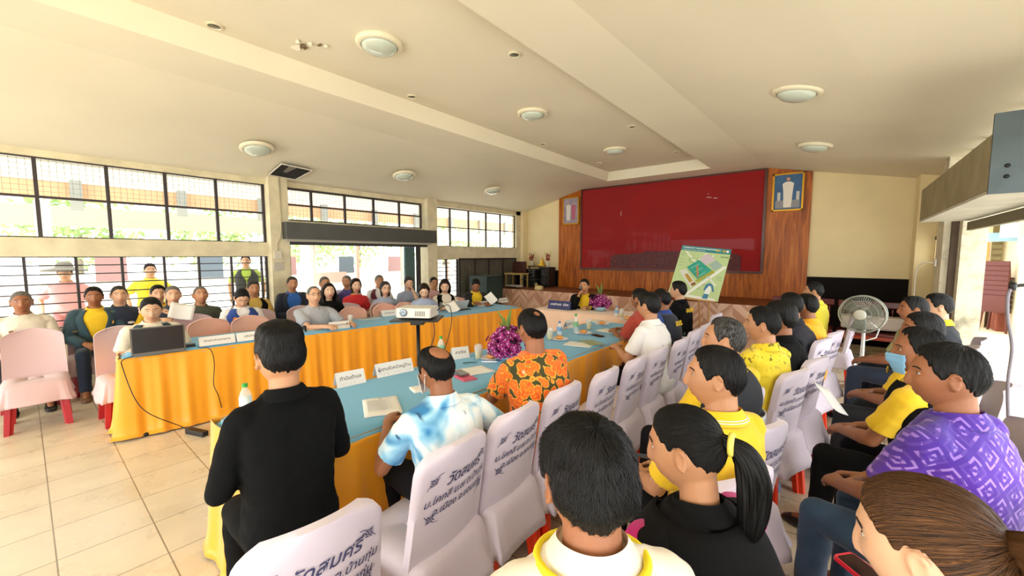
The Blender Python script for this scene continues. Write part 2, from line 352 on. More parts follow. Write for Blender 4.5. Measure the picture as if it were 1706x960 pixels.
def ik(S, W, l1, l2, pole):
    S = Vector(S); W = Vector(W); d = W-S; L = d.length
    if L > (l1+l2)*.995: W = S+d*((l1+l2)*.995/L); d = W-S; L = d.length
    u = d/L; a = (l1*l1-l2*l2+L*L)/(2*L); h = math.sqrt(max(0, l1*l1-a*a)); p = Vector(pole); p = (p-u*p.dot(u)).normalized()
    return S+u*a+p*h, W
def hand_into(mb, W, d, nrm, s, curl=.5, spread=1.0, sc_=1.0, fist=False):
    """palm, four fingers, thumb. W wrist, d direction, nrm palm normal (the side the palm faces), s=+1 right"""
    d = Vector(d).normalized(); nrm = Vector(nrm); nrm = (nrm-d*nrm.dot(d)).normalized(); w = d.cross(nrm)*s   # w: towards the thumb
    at = lambda a, b, c: W+(d*a+w*b+nrm*c)*sc_
    k = sc_
    mb.capsule(at(-.015, 0, 0), at(.03, 0, 0), (.027*k, .020*k), (.036*k, .0175*k), 12, up=nrm)
    mb.capsule(at(.03, 0, 0), at(.068, 0, 0), (.036*k, .0165*k), (.039*k, .014*k), 12, up=nrm)
    for i, (b, L, r) in enumerate([(.029, .070, .0088), (.0098, .078, .0092), (-.0098, .073, .0088), (-.028, .058, .0078)]):
        fan = (1.5-i)*.07*spread; p = at(.078-abs(i-1)*.004, b, 0); dd = (d+w*fan).normalized(); c = curl*(1+.08*i); ang = c*.5; pts = [p-dd*.012, p]
        for seg in (.45, .32, .24):
            dir_ = dd*math.cos(ang)+nrm*math.sin(ang); p = p+dir_*L*seg*k; pts.append(p); ang += c*.85
        mb.tube(pts+[pts[-1]+(pts[-1]-pts[-2]).normalized()*r*.6*k], [r*k*1.05, r*k*1.05, r*k, r*.93*k, r*.85*k, r*.45*k], 8)
    p = at(.018, .030, .006); dd = (d*.62+w*.72+nrm*.30).normalized(); pts = [at(.004, .016, .002), p]
    for seg, bend in ((.034, 0), (.030, .35), (.022, .3)):
        dd = (dd*(1-bend*.6)+(d*.8+nrm*.4)*bend*(1+curl*.5)).normalized(); p = p+dd*seg*k; pts.append(p)
    mb.tube(pts+[pts[-1]+dd*.006*k], [.016*k, .0145*k, .0115*k, .0105*k, .009*k, .004*k], 9)

def sect(c, hw, hd, n=28, pw=2.4, back=1.0, front=1.0, rz=0):
    pts = []
    for j in range(n):
        a = 2*PI*j/n; x = math.copysign(abs(math.cos(a))**(2/pw), math.cos(a))*hw; y = math.copysign(abs(math.sin(a))**(2/pw), math.sin(a))*hd
        y *= front if y > 0 else back; pts.append(Vector((c[0]+x, c[1]+y, c[2])))
    return pts
def fabric(name, col, **k):
    k.setdefault('rough', .85); k.setdefault('bump', .25); k.setdefault('bscale', 450); k.setdefault('dist', .001); k.setdefault('sheen', .15); return mat(name, col, **k)

HANDS = {}
def person(label, head, top, face, *, lean=.06, yaw=0, pitch=0, roll=0, tone='tan', hair='black', style='short', thick=.014, hk={}, fem=0, wide=1.0, build=1.0, belly=0,
           shirt=None, sleeve='short', collar=None, trousers=None, shoe=None, L=None, Rr=None, det=1, legs=True, knee=None, loc=None, hat=None, stand=False, vest=None, group=None,
           curlL=.6, curlR=.6, nL=None, nR=None, extras=None, seat=.46, opens=0, legspread=.1, cat='person', headsz=1.0, pole=.45, neckd=.262):
    """head: (px, py) of the top of the head in the photograph, top: its height in metres; face: heading in degrees (0 = +x, 90 = +y)"""
    rz = R(face-90); Rm = Matrix.Rotation(rz, 3, 'Z'); hs = headsz
    shz = top-.330+(.262-neckd)*.9 if not stand else top-.33; hipz = seat+.075 if not stand else top*.53
    N = Vector((0, lean, top-neckd)); hc = Vector((0, lean+.022, top-.120)); P = atz(head[0], head[1], top) if loc is None else Vector((loc[0], loc[1], 0))
    off = Rm @ Vector((0, lean+.01, 0)); root_xy = (P.x-off.x, P.y-off.y)
    root = thing('person', label, cat, (root_xy[0], root_xy[1], 0), rz, group)
    inv = Rm.transposed()
    def loc_(t):   # ('w', x, y, z) world target -> local
        if t[0] == 'w': v = inv @ (Vector((t[1]-root_xy[0], t[2]-root_xy[1], 0))); return Vector((v.x, v.y, t[3]))
        return Vector(t)
    if det < 1: vox = .011
    elif det == 1: vox = .0078
    else: vox = .0055
    HM = Matrix.Translation(hc-Vector((0, .02, .07))) @ Euler((R(pitch), R(roll), R(yaw)), 'YXZ').to_matrix().to_4x4() if False else Matrix.Translation(hc-Vector((0, .02, .07))) @ Matrix.Rotation(R(yaw), 4, 'Z') @ Matrix.Rotation(R(pitch), 4, 'X') @ Matrix.Rotation(R(roll), 4, 'Y') @ Matrix.Translation(Vector((0, .02, .07))) @ Matrix.Scale(hs, 4)
    # ---- joints
    SW = (.168 if not fem else .150)*build
    Ls = Vector((-SW, lean-.01, shz)); Rs = Vector((SW, lean-.01, shz))
    la, lf = (.285, .245) if not fem else (.265, .228)
    if stand: L = L or (-.27, .06, hipz-.02); Rr = Rr or (.27, .06, hipz-.02)
    Lw = loc_(L or (-.09, .30, seat+.19)); Rw = loc_(Rr or (.09, .30, seat+.19))
    Le, Lw = ik(Ls, Lw, la, lf, (-pole, -.15 if not stand else -.4, -.8)); Re, Rw = ik(Rs, Rw, la, lf, (pole, -.15 if not stand else -.4, -.8))
    if stand: LK = [(-.1, .02, top*.28), (.1, .02, top*.28)]; LA = [(-.1, -.01, .09), (.1, -.01, .09)]
    else:
        kn = knee or [(-legspread-.03, .41, seat+.05), (legspread+.03, .41, seat+.05)]
        if len(kn) == 2: kn = list(kn)+[(kn[0][0], kn[0][1]+.02, .09), (kn[1][0], kn[1][1]+.02, .09)]
        LK, LA = kn[:2], kn[2:]
    # ---- body (one continuous surface)
    b = MB(); nu, nv = (44, 30) if det < 1 else ((64, 44) if det == 1 else (110, 76))
    d, _, _ = dirs(nu, nv); hp = head_pt(d, fem, wide); b.add([tuple(HM @ Vector(p)) for p in hp], grid_faces(nu, nv)+[tuple(range(nu)), tuple(range((nv+1)*nu-1, nv*nu-1, -1))])
    for s in (-1, 1): ear_into(b, s, wide, HM, vox)
    nr = .058 if not fem else .047
    hb = HM @ Vector((0, -.022, -.055)); hm = (N+hb)/2+Vector((0, -.004, 0)); b.tube([N+Vector((0, -.012, -.08)), N+Vector((0, -.010, -.01)), hm, hb, HM @ Vector((0, -.015, -.02))], [nr*1.15, nr*1.02, nr*.98, nr*.96, nr*.8], 20)
    spine = lambda t: Vector((0, lean*max(0, t)**1.3, hipz-.03+(N.z-hipz+.03)*t))
    def torso(mb, o, bel=1.0):
        prof = [(-.12, .12, .095), (-.04, .165, .12), (.08, .178+.01*fem, .13), (.3, .158-.012*fem, .118), (.5, .168-.008*fem, .122), (.7, .180-.012*fem, .124+.012*fem), (.83, .178-.012*fem, .11), (.915, .145, .088), (.97, .095, .066), (1.0, .07, .055)]
        rings = []
        for t, hw, hd in prof:
            bb = belly*bel*math.exp(-((t-.25)/.25)**2); c = spine(t)+Vector((0, bb*.5, 0))
            rings.append(sect(c, hw*build*(1+.3*bb*3)+o, hd*(.6+.4*build)+bb*.5+o, 32, 2.5 if t < .85 else 2.1))
        mb.loft(rings)
    torso(b, -.02, .6)
    for S, E, W, s in ((Ls, Le, Lw, -1), (Rs, Re, Rw, 1)):
        ar = .9+.1*build-.12*fem
        b.capsule(S+Vector((-s*.05, 0, 0)), S+Vector((0, 0, -.01)), .034, .037*ar, 12); b.tube([S+Vector((0, 0, -.012)), S+(E-S)*.35, S+(E-S)*.8, E], [.037*ar, .043*ar, .038*ar, .037*ar], 12)
        b.ell(E, (.037*ar,)*3, 12, 8); b.tube([E, E+(W-E)*.25, E+(W-E)*.7, W], [.037*ar, .040*ar, .030*ar, .025*ar], 12)
        hd_ = (W-E).normalized(); tgt = (nL if s < 0 else nR) or (-s*.45, .0, -.9)
        if stand: hd_ = Vector((0, .15, -1)); tgt = (-s, 0, 0)
        elif hd_.z < -.25 : hd_ = Vector((hd_.x, hd_.y, -.12)).normalized()
        elif W.z < .9 and hd_.z > .02: hd_ = Vector((hd_.x, hd_.y, .02)).normalized()
        hand_into(b, W, hd_, tgt, s, curlL if s < 0 else curlR, sc_=(1.0 if not fem else .9)*(1 if det > 1 else 1.04), spread=1.0 if det > 1 else 1.8)
    if legs:
        for k, s in enumerate((-1, 1)):
            H0 = Vector((s*.09, .02, hipz-.03)); K = Vector(LK[k]); A = Vector(LA[k]); b.tube([H0, K, K+(A-K)*.3, A], [.06, .045, .045, .032], 10); b.capsule(A, A+Vector((0, .12, -.045)), .032, .028, 8)
    def post(me, co, no):
        Mi = np.array(HM.inverted()); q = co@Mi[:3, :3].T+Mi[:3, 3]
        f = (q[:, 1] > .055); lip = gs(q[:, 0], .024)*gs(q[:, 2]+.0675, .0105)*f; lip = np.clip(lip*1.6, 0, 1)*(.55+.35*fem)
        a = me.attributes.new('lip', 'FLOAT', 'POINT'); a.data.foreach_set('value', lip.astype('f'))
    body = link('body', remesh(b, vox, 1, post, 'body', skin(tone)), root)
    # ---- face
    seen = det >= 0
    if seen:
        em = [mat('eye_white', 'b5aaa0', .25), mat('iris_dark', '120a07', .15)]
        for s in (-1, 1):
            e = MB(); c = HM @ Vector((s*.031, .0745, .010)); e.ell((0, 0, 0), (.0145, .0085, .0062), 14, 8); e.ell((0, .0050, .0002), (.0066, .0045, .0058), 12, 6, 1)
            for i in range(7): pass
            o = e.build('eye', em, root, smooth=True); o.matrix_local = Matrix.Translation(c) @ HM.to_3x3().to_4x4()
            w = MB(); xs = np.linspace(.012, .050, 8); zz = .0285+.004*np.sin((xs-.012)/.038*PI)-.002*(xs > .045)
            dd = np.array([[s*x, .80, z] for x, z in zip(xs/.077, zz/.112)]); dd /= np.linalg.norm(dd, axis=1)[:, None]
            pts = []
            for x, z in zip(xs, zz):
                yy = .094*math.sqrt(max(.05, 1-(x/.085)**2-(z/.125)**2))+.0015; pts.append(HM @ Vector((s*x, yy, z)))
            w.tube(pts, [(.0015, .0012)]+[((.0028, .0018) if not fem else (.002, .0015))]*6+[(.002, .001)], 6, up=HM.to_3x3() @ Vector((0, 1, 0))); w.build('eyebrow', mat('eyebrow_hair', '18100c', .8), root, smooth=True)
    # ---- hair
    if style and style != 'none':
        base = 'pulled' if style in ('ponytail', 'bun') else ('woman' if style in ('bob', 'long') else style)
        h, st = hair_mesh(base, thick, fem, wide, det, seed=len(label) % 17, **hk); st = list(map(tuple, st))
        if style in ('bob', 'long'):
            Lh = .12 if style == 'bob' else .27; nn = 56; rings = []
            for r_in in (0, 1):
                for i in range(13):
                    t = i/12; z = .075-t*(Lh+.075); ring = []
                    if r_in: z = .075-(1-t)*(Lh+.075)
                    for j in range(nn):
                        a = R(68)+j/(nn-1)*R(224); tt = (.075-z)/(Lh+.075); w_ = .083*wide+.012*math.sin(min(1, tt*1.6)*PI)+(.006 if style == 'long' else -.012*tt); dp = .106+.004*math.sin(tt*PI)-.02*tt
                        k_ = math.sqrt(max(.15, 1-(max(0, z)/.13)**2)); g = 1+.05*noise.noise((j*.7, tt*3, 3.3)); inn = .86 if r_in else 1.0
                        ring.append(Vector((math.sin(a)*w_*k_*g*inn, math.cos(a)*dp*k_*g*inn-.002, z)))
                    rings.append(ring)
            base_i = len(h.v); h.loft(rings, cap=False, closed=False); st += [(j/nn*8, i*.1, 1.) for i in range(26) for j in range(nn)]
        if style == 'ponytail':
            st += tress(h, [Vector(p) for p in [(0, -.085, .03), (0, -.118, .022), (0, -.145, .0), (.004, -.158, -.05), (.006, -.155, -.11), (.0, -.142, -.17), (-.004, -.128, -.22), (.004, -.12, -.265)]], [.018, .017, .026, .036, .037, .031, .021, .004], 90, 3, groove=.13)
        if style == 'bun':
            st += tress(h, [Vector(p) for p in [(0, -.09, .03), (0, -.112, .028), (0, -.125, .022), (0, -.15, .012), (0, -.175, .0), (0, -.19, -.01)]], [.022, .028, .05, .058, .045, .012], 48, 5)
        hm_ = HAIR[hair] if isinstance(hair, str) else hair
        finish_hair(h, st, HM, 'hair', hm_, root)
        if style == 'ponytail': 
            t = MB(); t.tube([HM @ Vector((.024*math.cos(a), -.119-.004*math.sin(a), .02+.024*math.sin(a))) for a in np.linspace(0, 2*PI, 19)], .0075, 8); t.build('hair_band', mat('yellow_band', 'e8d860', .5), root, smooth=True)
    # ---- shirt
    sh = MB(); torso(sh, .010)
    sf = .55 if sleeve == 'short' else (1 if sleeve == 'long' else 0)
    for S, E, W, s in ((Ls, Le, Lw, -1), (Rs, Re, Rw, 1)):
        ar = build*(1-.1*fem); sh.ell(S+Vector((-s*.010, 0, -.004)), (.055*ar, .062*ar, .052*ar), 14, 10)
        sh.capsule(Vector((s*.06, spine(.95).y, N.z-.045)), S+Vector((0, 0, -.004)), .045*ar, .050*ar, 12)
        if sleeve == 'short': sh.tube([S, S+(E-S)*.35, S+(E-S)*.74], [.054*ar, .060*ar, .064*ar], 14)
        elif sleeve == 'long':
            sh.tube([S, S+(E-S)*.4, S+(E-S)*.85, E], [.054*ar, .057*ar, .050*ar, .049*ar], 14); sh.ell(E, (.05*ar,)*3, 14, 10); sh.tube([E, E+(W-E)*.3, E+(W-E)*.85, W-(W-E)*.03], [.049*ar, .052*ar, .042*ar, .038*ar], 14)
        else: pass
    sd = len(label)*1.37
    def fold(me, co, no):
        amp = .0045
        for i in range(len(co)):
            p = co[i]; v = noise.noise((p[0]*9+sd, p[1]*9, p[2]*16))+.6*noise.noise((p[0]*20, p[1]*20+sd, p[2]*26)); ridge = 1-abs(noise.noise((p[0]*7+p[2]*6, p[1]*8+sd, p[2]*7-p[0]*5)))*2
            co[i] = p+no[i]*(v*amp+max(0, ridge-.5)*.006)
        if extras and 'shirt_attr' in extras: extras['shirt_attr'](me, co, no)
    shm = link('shirt', remesh(sh, vox*1.25, 3, fold if det >= 0 else None, 'shirt', shirt), root)
    # ---- collar
    if collar is not False:
        cm = collar or shirt; c = MB(); rings = []
        nk = 30; open_ = R(24)
        for (rr, dz, back) in [(nr*1.10, .028, 0), (nr*1.28, .012, 0), (nr*1.62, -.022, .004), (nr*1.55, -.026, .004), (nr*1.2, .004, 0), (nr*1.03, .02, 0)]:
            ring = []
            for j in range(nk):
                a = open_+(2*PI-2*open_)*j/(nk-1); fr = (math.cos(a)+1)/2; drop = -.035*fr**1.5
                ring.append(N+Vector((math.sin(a)*rr*1.08, math.cos(a)*rr+(-.012+.02*fr), dz+drop+.006)))
            rings.append(ring)
        rings.append(rings[0]); c.loft(rings, cap=False, closed=False); 
        for e in (0, nk-1): pass
        co_ = c.build('collar', cm, root, smooth=True, sub=1)
    # ---- vest or open jacket front
    if vest:
        vm, vee, vcol = vest[0], vest[1], vest[2] if len(vest) > 2 else None
        for name, m_, o_, cut in (('vest', vm, .019, vee),):
            prof = [(-.02, .175, .125), (.08, .178+.01*fem, .13), (.3, .160-.012*fem, .119), (.5, .170-.008*fem, .123), (.7, .180-.012*fem, .126+.012*fem), (.80, .170-.012*fem, .115), (.88, .142, .1), (.935, .115, .085), (.975, .085, .07)]
            v = MB(); nn = 48; rings = []
            # denser rings
            ts = np.linspace(-.02, .975, 34); pa = np.array(prof)
            for t in ts:
                hw = np.interp(t, pa[:, 0], pa[:, 1]); hd2 = np.interp(t, pa[:, 0], pa[:, 2]); bb = belly*math.exp(-((t-.25)/.25)**2); cc = spine(t)+Vector((0, bb*.5, 0)); A = hw*build*(1+.9*bb)+o_; B = hd2*(.6+.4*build)+bb*.5+o_; w = .03+max(0, (t-cut)/(1-cut))*.62; a0 = PI/2-w
                rings.append([Vector((cc.x+math.copysign(abs(math.cos(a))**(2/2.4), math.cos(a))*A, cc.y+math.copysign(abs(math.sin(a))**(2/2.4), math.sin(a))*B, cc.z)) for a in np.linspace(a0, a0-2*PI+2*w, nn)])
            v.loft(rings, cap=False, closed=False); v.build('vest', m_, root, smooth=True, solid=.008)
    # ---- trousers and shoes
    if legs:
        t = MB(); t.loft([sect(Vector((0, .0, hipz-.085)), .15*build, .11, 28), sect(Vector((0, .01, hipz-.03)), .18*build, .135, 28), sect(Vector((0, .01, hipz+.05)), .175*build, .13, 28), sect(Vector((0, .01, hipz+.09)), .15*build, .11, 28)])
        for k, s in enumerate((-1, 1)):
            H0 = Vector((s*.085, .03, hipz-.02)); K = Vector(LK[k]); A = Vector(LA[k]); q = .85+.15*build
            t.tube([H0, H0+(K-H0)*.5, K], [.088*q, .085*q, .068*q], 14); t.ell(K, (.067*q,)*3, 14, 10); t.tube([K, K+(A-K)*.35, K+(A-K)*.8, A+Vector((0, 0, -.0))], [.065*q, .063*q, .055*q, .056*q], 14)
        def foldt(me, co, no):
            for i in range(len(co)): p = co[i]; co[i] = p+no[i]*(.005*noise.noise((p[0]*12+sd, p[1]*12, p[2]*14)))
        link('trousers', remesh(t, .0115, 3, foldt, 'trousers', trousers), root)
        for k, s in enumerate((-1, 1)):
            A = Vector(LA[k]); f = MB(); rings = []
            for yy, hw, h0, h1 in [(-.07, .028, -.085, -.03), (-.055, .036, -.088, -.005), (0, .039, -.088, .015), (.06, .043, -.088, -.015), (.12, .048, -.088, -.035), (.17, .043, -.088, -.048), (.195, .025, -.086, -.062)]:
                cz = (h0+h1)/2; hh = (h1-h0)/2; rings.append([A+Vector((hw*math.copysign(abs(math.cos(a))**.8, math.cos(a)), yy, cz+hh*math.copysign(abs(math.sin(a))**.6, math.sin(a)))) for a in [2*PI*j/16 for j in range(16)]])
            f.loft(rings); f.build('shoe', shoe or mat('black_shoe', '141312', .45), root, smooth=True)
    if extras:
        ctx = dict(root=root, HM=HM, N=N, hc=hc, Ls=Ls, Rs=Rs, Le=Le, Re=Re, Lw=Lw, Rw=Rw, spine=spine, wide=wide, nr=nr, fem=fem)
        for k, fn in extras.items():
            if k != 'shirt_attr': fn(ctx)
    HANDS[label] = root.matrix_basis @ (Rw+(Rw-Re).normalized()*.075)
    return root

# accessories worn by people: children of the person
def add_glasses(c):
    g = MB(); HM = c['HM']
    for s in (-1, 1):
        g.tube([HM @ Vector((s*.033+.021*math.cos(a), .099-.004*abs(math.cos(a)), .010+.015*math.sin(a))) for a in np.linspace(0, 2*PI, 17)], .0013, 5)
        g.tube([HM @ Vector((s*.053, .094, .013)), HM @ Vector((s*.076*c['wide'], .05, .014)), HM @ Vector((s*.083*c['wide'], -.005, .012))], .0013, 5)
    g.tube([HM @ Vector((-.012, .1, .012)), HM @ Vector((0, .104, .014)), HM @ Vector((.012, .1, .012))], .0013, 5)
    g.build('glasses', mat('spectacle_frame', '2a2422', .3, .5), c['root'], smooth=True)
def mask_fn(col):
    def f(c):
        HM = c['HM']; m = MB(); n, k = 22, 10; V = []
        for i in range(k+1):
            z = -.012-.098*i/k
            for j in range(n+1):
                u = -1+2*j/n; x = u*.068*(1-.12*(i/k)**2); yb = .100*math.sqrt(max(.02, 1-(x/.09)**2))*(1-.12*(i/k)**2); nose = .020*math.exp(-(x/.02)**2)*math.exp(-((i/k-.25)/.35)**2)+.008*math.exp(-(x/.04)**2)
                V.append(HM @ Vector((x, yb+nose+.0025*math.sin(i*1.9), z)))
        F = [(i*(n+1)+j, i*(n+1)+j+1, (i+1)*(n+1)+j+1, (i+1)*(n+1)+j) for i in range(k) for j in range(n)]
        m.add(V, F); o = m.build('face_mask', fabric('face_mask_'+col, col, rough=.8), c['root'], smooth=True, solid=.003)
        e = MB()
        for s in (-1, 1):
            for z0 in (-.02, -.095): e.tube([HM @ Vector((s*.064, .035 if z0 < -.05 else .03, z0)), HM @ Vector((s*.083*c['wide'], .0, z0*.5-.005)), HM @ Vector((s*.086*c['wide'], -.022, -.01))], .0014, 5)
        e.build('ear_loop', mat('ear_loop', 'eeeeee', .7), o)
    return f
def patch_fn(items):
    """small badges on clothing: (x, t along spine, w, h, colour, back?)"""
    def f(c):
        for (x, t, w, h, col, back, nm) in items:
            p = MB(); s = c['spine'](t); yy = s.y+(-1 if back else 1)*.152*(1-.25*(abs(x)/.17)**2)
            V = []; n = 6
            for i in range(n+1):
                for j in range(n+1): xx = x+w*(j/n-.5); zz = s.z+h*(i/n-.5); V.append(Vector((xx, (s.y)+(-1 if back else 1)*(.146-.03*(abs(xx)/.17)**2.2), zz)))
            p.add(V, [(i*(n+1)+j, i*(n+1)+j+1, (i+1)*(n+1)+j+1, (i+1)*(n+1)+j) for i in range(n) for j in range(n)]); p.build(nm, fabric('patch_'+col, col), c['root'], smooth=True, solid=.012)
    return f
# ------------------------------------------------------------------ room shell
XL, XR, YF, YB = -7.45, 1.15, 9.75, -4.0
CREAM = mat('cream_paint', 'e6d5a6', .75, var=.05, vscale=1.5, bump=.1, bscale=40)
CREAM2 = mat('old_cream_paint', 'd9cfae', .8, var=.12, vscale=5, bump=.3, bscale=60)
CEIL = mat('ceiling_paint', 'e4dcc4', .85, var=.04, vscale=.8, bump=.06, bscale=20)
STEEL = mat('dark_window_steel', '3b3434', .5, .3)
GREYM = mat('grey_painted_metal', '63645c', .55, .2, var=.1, vscale=6)
# floor: 40 cm beige tiles, glossy
fm = mat('floor_tiles', 'cdbd9f', .22); nt, NN, LK, B = nodes(fm)
tc = NN.new('ShaderNodeTexCoord'); mp = NN.new('ShaderNodeMapping'); mp.inputs['Location'].default_value = (.02, -.02, 0); LK.new(tc.outputs['Object'], mp.inputs['Vector'])
br = NN.new('ShaderNodeTexBrick'); br.offset = 0; br.inputs['Scale'].default_value = 1; br.inputs['Brick Width'].default_value = .4; br.inputs['Row Height'].default_value = .4; br.inputs['Mortar Size'].default_value = .0035; br.inputs['Mortar Smooth'].default_value = .1
br.inputs['Color1'].default_value = lin('dcd0b8'); br.inputs['Color2'].default_value = lin('d4c7ad'); br.inputs['Mortar'].default_value = lin('8d7f68')
LK.new(mp.outputs[0], br.inputs['Vector'])
nz = NN.new('ShaderNodeTexNoise'); nz.inputs['Scale'].default_value = 3.5; nz.inputs['Detail'].default_value = 8; LK.new(tc.outputs['Object'], nz.inputs['Vector'])
mx = NN.new('ShaderNodeMix'); mx.data_type = 'RGBA'; mx.blend_type = 'MULTIPLY'; mx.inputs[0].default_value = .3
LK.new(br.outputs['Color'], mx.inputs[6]); LK.new(ramp(nt, nz.outputs['Fac'], [(.3, 'c9bda6'), (.7, 'ffffff')]), mx.inputs[7]); LK.new(mx.outputs[2], B.inputs['Base Color'])
bn = NN.new('ShaderNodeBump'); bn.inputs['Strength'].default_value = .25; bn.inputs['Distance'].default_value = .004; bn.invert = True; LK.new(br.outputs['Fac'], bn.inputs['Height']); LK.new(bn.outputs[0], B.inputs['Normal'])
rr = NN.new('ShaderNodeMapRange'); rr.inputs[3].default_value = .16; rr.inputs[4].default_value = .42; LK.new(nz.outputs['Fac'], rr.inputs[0]); LK.new(rr.outputs[0], B.inputs['Roughness'])
struct('floor', MB().box(XL-.2, XR+.2, YB, YF+.2, -.15, 0), fm)
# ceiling: slopes, flat strips and the tray
def ceil_mesh():
    y0, yt, y1 = YB, 9.0, YF+.15; m = MB()
    a0, a1, at_ = -4.92, -5.5, -5.36      # left slope break (skewed a little, as built)
    b, c = -4.42, -2.15; d0, d1 = -1.78, -1.26; zf = 3.42; zt = 3.62
    q = lambda *p: m.add(p, [(0, 1, 2, 3)])
    q((XL-.15, y0, 2.86), (a0, y0, zf), (a1, y1, zf), (XL-.15, y1, 2.90))
    fy = (yt-y0)/(y1-y0); am = a0+(a1-a0)*fy; dm = d0+(d1-d0)*fy
    q((a0, y0, zf), (b, y0, zf), (b, yt, zf), (am, yt, zf)); q((am, yt, zf), (dm, yt, zf), (d1, y1, zf), (a1, y1, zf))
    q((b, y0, zf), (b+.06, y0, zt), (b+.06, yt-.06, zt), (b, yt, zf)); q((b, yt, zf), (b+.06, yt-.06, zt), (c-.05, yt-.06, zt), (c, yt, zf))
    q((c, yt, zf), (c-.05, yt-.06, zt), (c-.05, y0, zt), (c, y0, zf)); q((b+.06, y0, zt), (c-.05, y0, zt), (c-.05, yt-.06, zt), (b+.06, yt-.06, zt))
    q((c, y0, zf), (d0, y0, zf), (dm, yt, zf), (c, yt, zf)); q((d0, y0, zf), (XR+.2, y0, 2.92), (XR+.2, y1, 2.88), (d1, y1, zf))
    return m
HX, HY = (-7.0, -6.3), (2.35, 3.0)
ce = struct('ceiling', ceil_mesh(), CEIL)
def wall_left():
    m = MB(); x0, x1 = XL-.16, XL
    for a, b_, zs in [(YB, 2.66, [(0, .74), (1.64, 1.87)]), (2.95, 5.9, []), (6.2, 9.3, [(1.56, 1.87)]), (9.3, YF+.15, [(0, 2.95)])]:
        for z0, z1 in zs: m.box(x0, x1, a, b_, z0, z1)
    m.box(x0, x1, 2.95, 5.9, 2.2, 2.26); m.box(x0, x1, YB, YF, 2.83, 2.98)
    m.box(x0, x1, 6.2, 6.3, 0, 1.56); return m
struct('wall_left', wall_left(), CREAM2)
for i, (a, b_, px) in enumerate([(2.64, 2.93, .14), (5.92, 6.2, .12)]):
    struct('trim_%d' % (i+1), MB().box(XL-.2, XL+px, a, b_, 0, 3.1), CREAM2)
struct('trim_3', MB().box(XL-.05, XL+.1, 9.5, YF, 0, 3.0), CREAM)
struct('trim_4', MB().box(XL-.05, XL+.02, YB, 2.62, .70, .75), mat('sill_paint', 'a08f80', .6))
# transom and grille windows
def frame(name, ys, zs, y0, y1, z0, z1, m=STEEL, t=.018, extra=None, x=XL-.07):
    f = MB()
    for y in [y0, y1]+list(ys): f.box(x-.02, x+.025, y-t, y+t, z0, z1)
    for z in [z0, z1]+list(zs): f.box(x-.02, x+.022, y0, y1, z-t*.8, z+t*.8)
    o = struct(name, f, m); return o
def wire(parent, y0, y1, z0, z1, step=.062, x=XL-.10):
    g = MB(); y = y0
    while y < y1: g.box(x-.0015, x+.0015, y-.0018, y+.0018, z0, z1); y += step
    z = z0
    while z < z1: g.box(x-.0015, x+.0015, y0, y1, z-.0018, z+.0018); z += step
    g.build('wire_mesh', mat('wire_mesh_steel', '8f8f88', .5, .4), parent)
w1 = frame('window_1', [-3.3, -2.6, -1.95, -1.2, -.5, .17, .78, 1.37, 1.97], [2.36], YB, 2.62, 1.87, 2.83); wire(w1, -1.2, 2.6, 2.37, 2.83)
w2 = frame('window_2', [3.41, 4.05, 4.67, 5.29], [2.54], 2.97, 5.87, 2.27, 2.81); wire(w2, 2.97, 5.87, 2.27, 2.83)
w3 = frame('window_3', [6.76, 7.4, 8.06, 8.65], [2.34], 6.22, 9.3, 1.87, 2.80, t=.014); wire(w3, 6.22, 9.3, 2.35, 2.82)
g1 = frame('window_4', [-3, -2.4, -1.7, -1.1, -.5, .02, .44, .86, 1.30, 1.70, 2.12, 2.55], [], YB, 2.62, .75, 1.64, t=.014)
gb = MB()
for z in (1.53, 1.42, 1.30, 1.18, 1.06, .94, .84): gb.box(XL-.075, XL-.062, YB, 2.62, z-.007, z+.007)
gb.build('security_bars', STEEL, g1)
g3 = frame('window_5', [6.62], [], 6.24, 6.98, .62, 1.56, t=.016)
gb = MB()
for z in (1.46, 1.36, 1.26, 1.16, 1.06, .96, .86, .76): gb.box(XL-.075, XL-.060, 6.24, 6.98, z-.008, z+.008)
gb.build('security_bars', STEEL, g3)
struct('trim_5', MB().box(XL-.16, XL, 6.3, 7.0, 0, .6), CREAM2)
# folding metal doors at the far end of the left wall
dm = MB(); dm.box(XL-.1, XL-.02, 7.0, 9.3, 0, 1.55)
for k in range(16): dm.box(XL-.02, XL-.008, 7.05+k*.14, 7.12+k*.14, .05, 1.50)
d1 = struct('door_1', dm, mat('olive_grey_metal', '5b594c', .6, .1, var=.15, vscale=5))
fr = MB(); [fr.box(XL-.02, XL+.01, y-.02, y+.02, 0, 1.58) for y in (7.0, 7.56, 8.1, 8.7, 9.28)]; fr.box(XL-.02, XL+.01, 7, 9.3, 1.53, 1.58); fr.build('door_frame', STEEL, d1)
# rolling shutter housing above the open left doorway
def shutter_box(name, x0, x1, y0, y1, z0, z1, m, lab):
    b_ = MB().box(x0, x1, y0, y1, z0, z1); o = b_.build(name, m, bevel=.006); return o
sb = thing('shutter_box', 'long charcoal rolling shutter housing above the open left doorway', 'shutter', (XL+.15, 4.4, 1.9))
MB().box(-.14, .16, -1.58, 1.62, .03, .31).build('housing', mat('charcoal_sheet', '50514d', .5, .2, var=.08, vscale=3), sb, bevel=.006)
MB().box(-.10, .10, -1.56, 1.52, -.01, .03).build('bottom_rail', mat('pale_rail', 'b4b0a0', .5), sb)
MB().box(-.12, -.03, -1.5, 1.5, -.06, -.01).build('shutter_slat', mat('dark_slat', '33322f', .5), sb)
dr = MB(); dr.box(XL-.1, XL-.02, 2.94, 3.0, 0, 1.88); dr.box(XL-.1, XL, 5.74, 5.80, 0, 1.88); dr.box(XL-.1, XL-.02, 2.94, 5.8, 1.84, 1.9); struct('door_2', dr, mat('dark_track', '3d3a36', .5, .3))
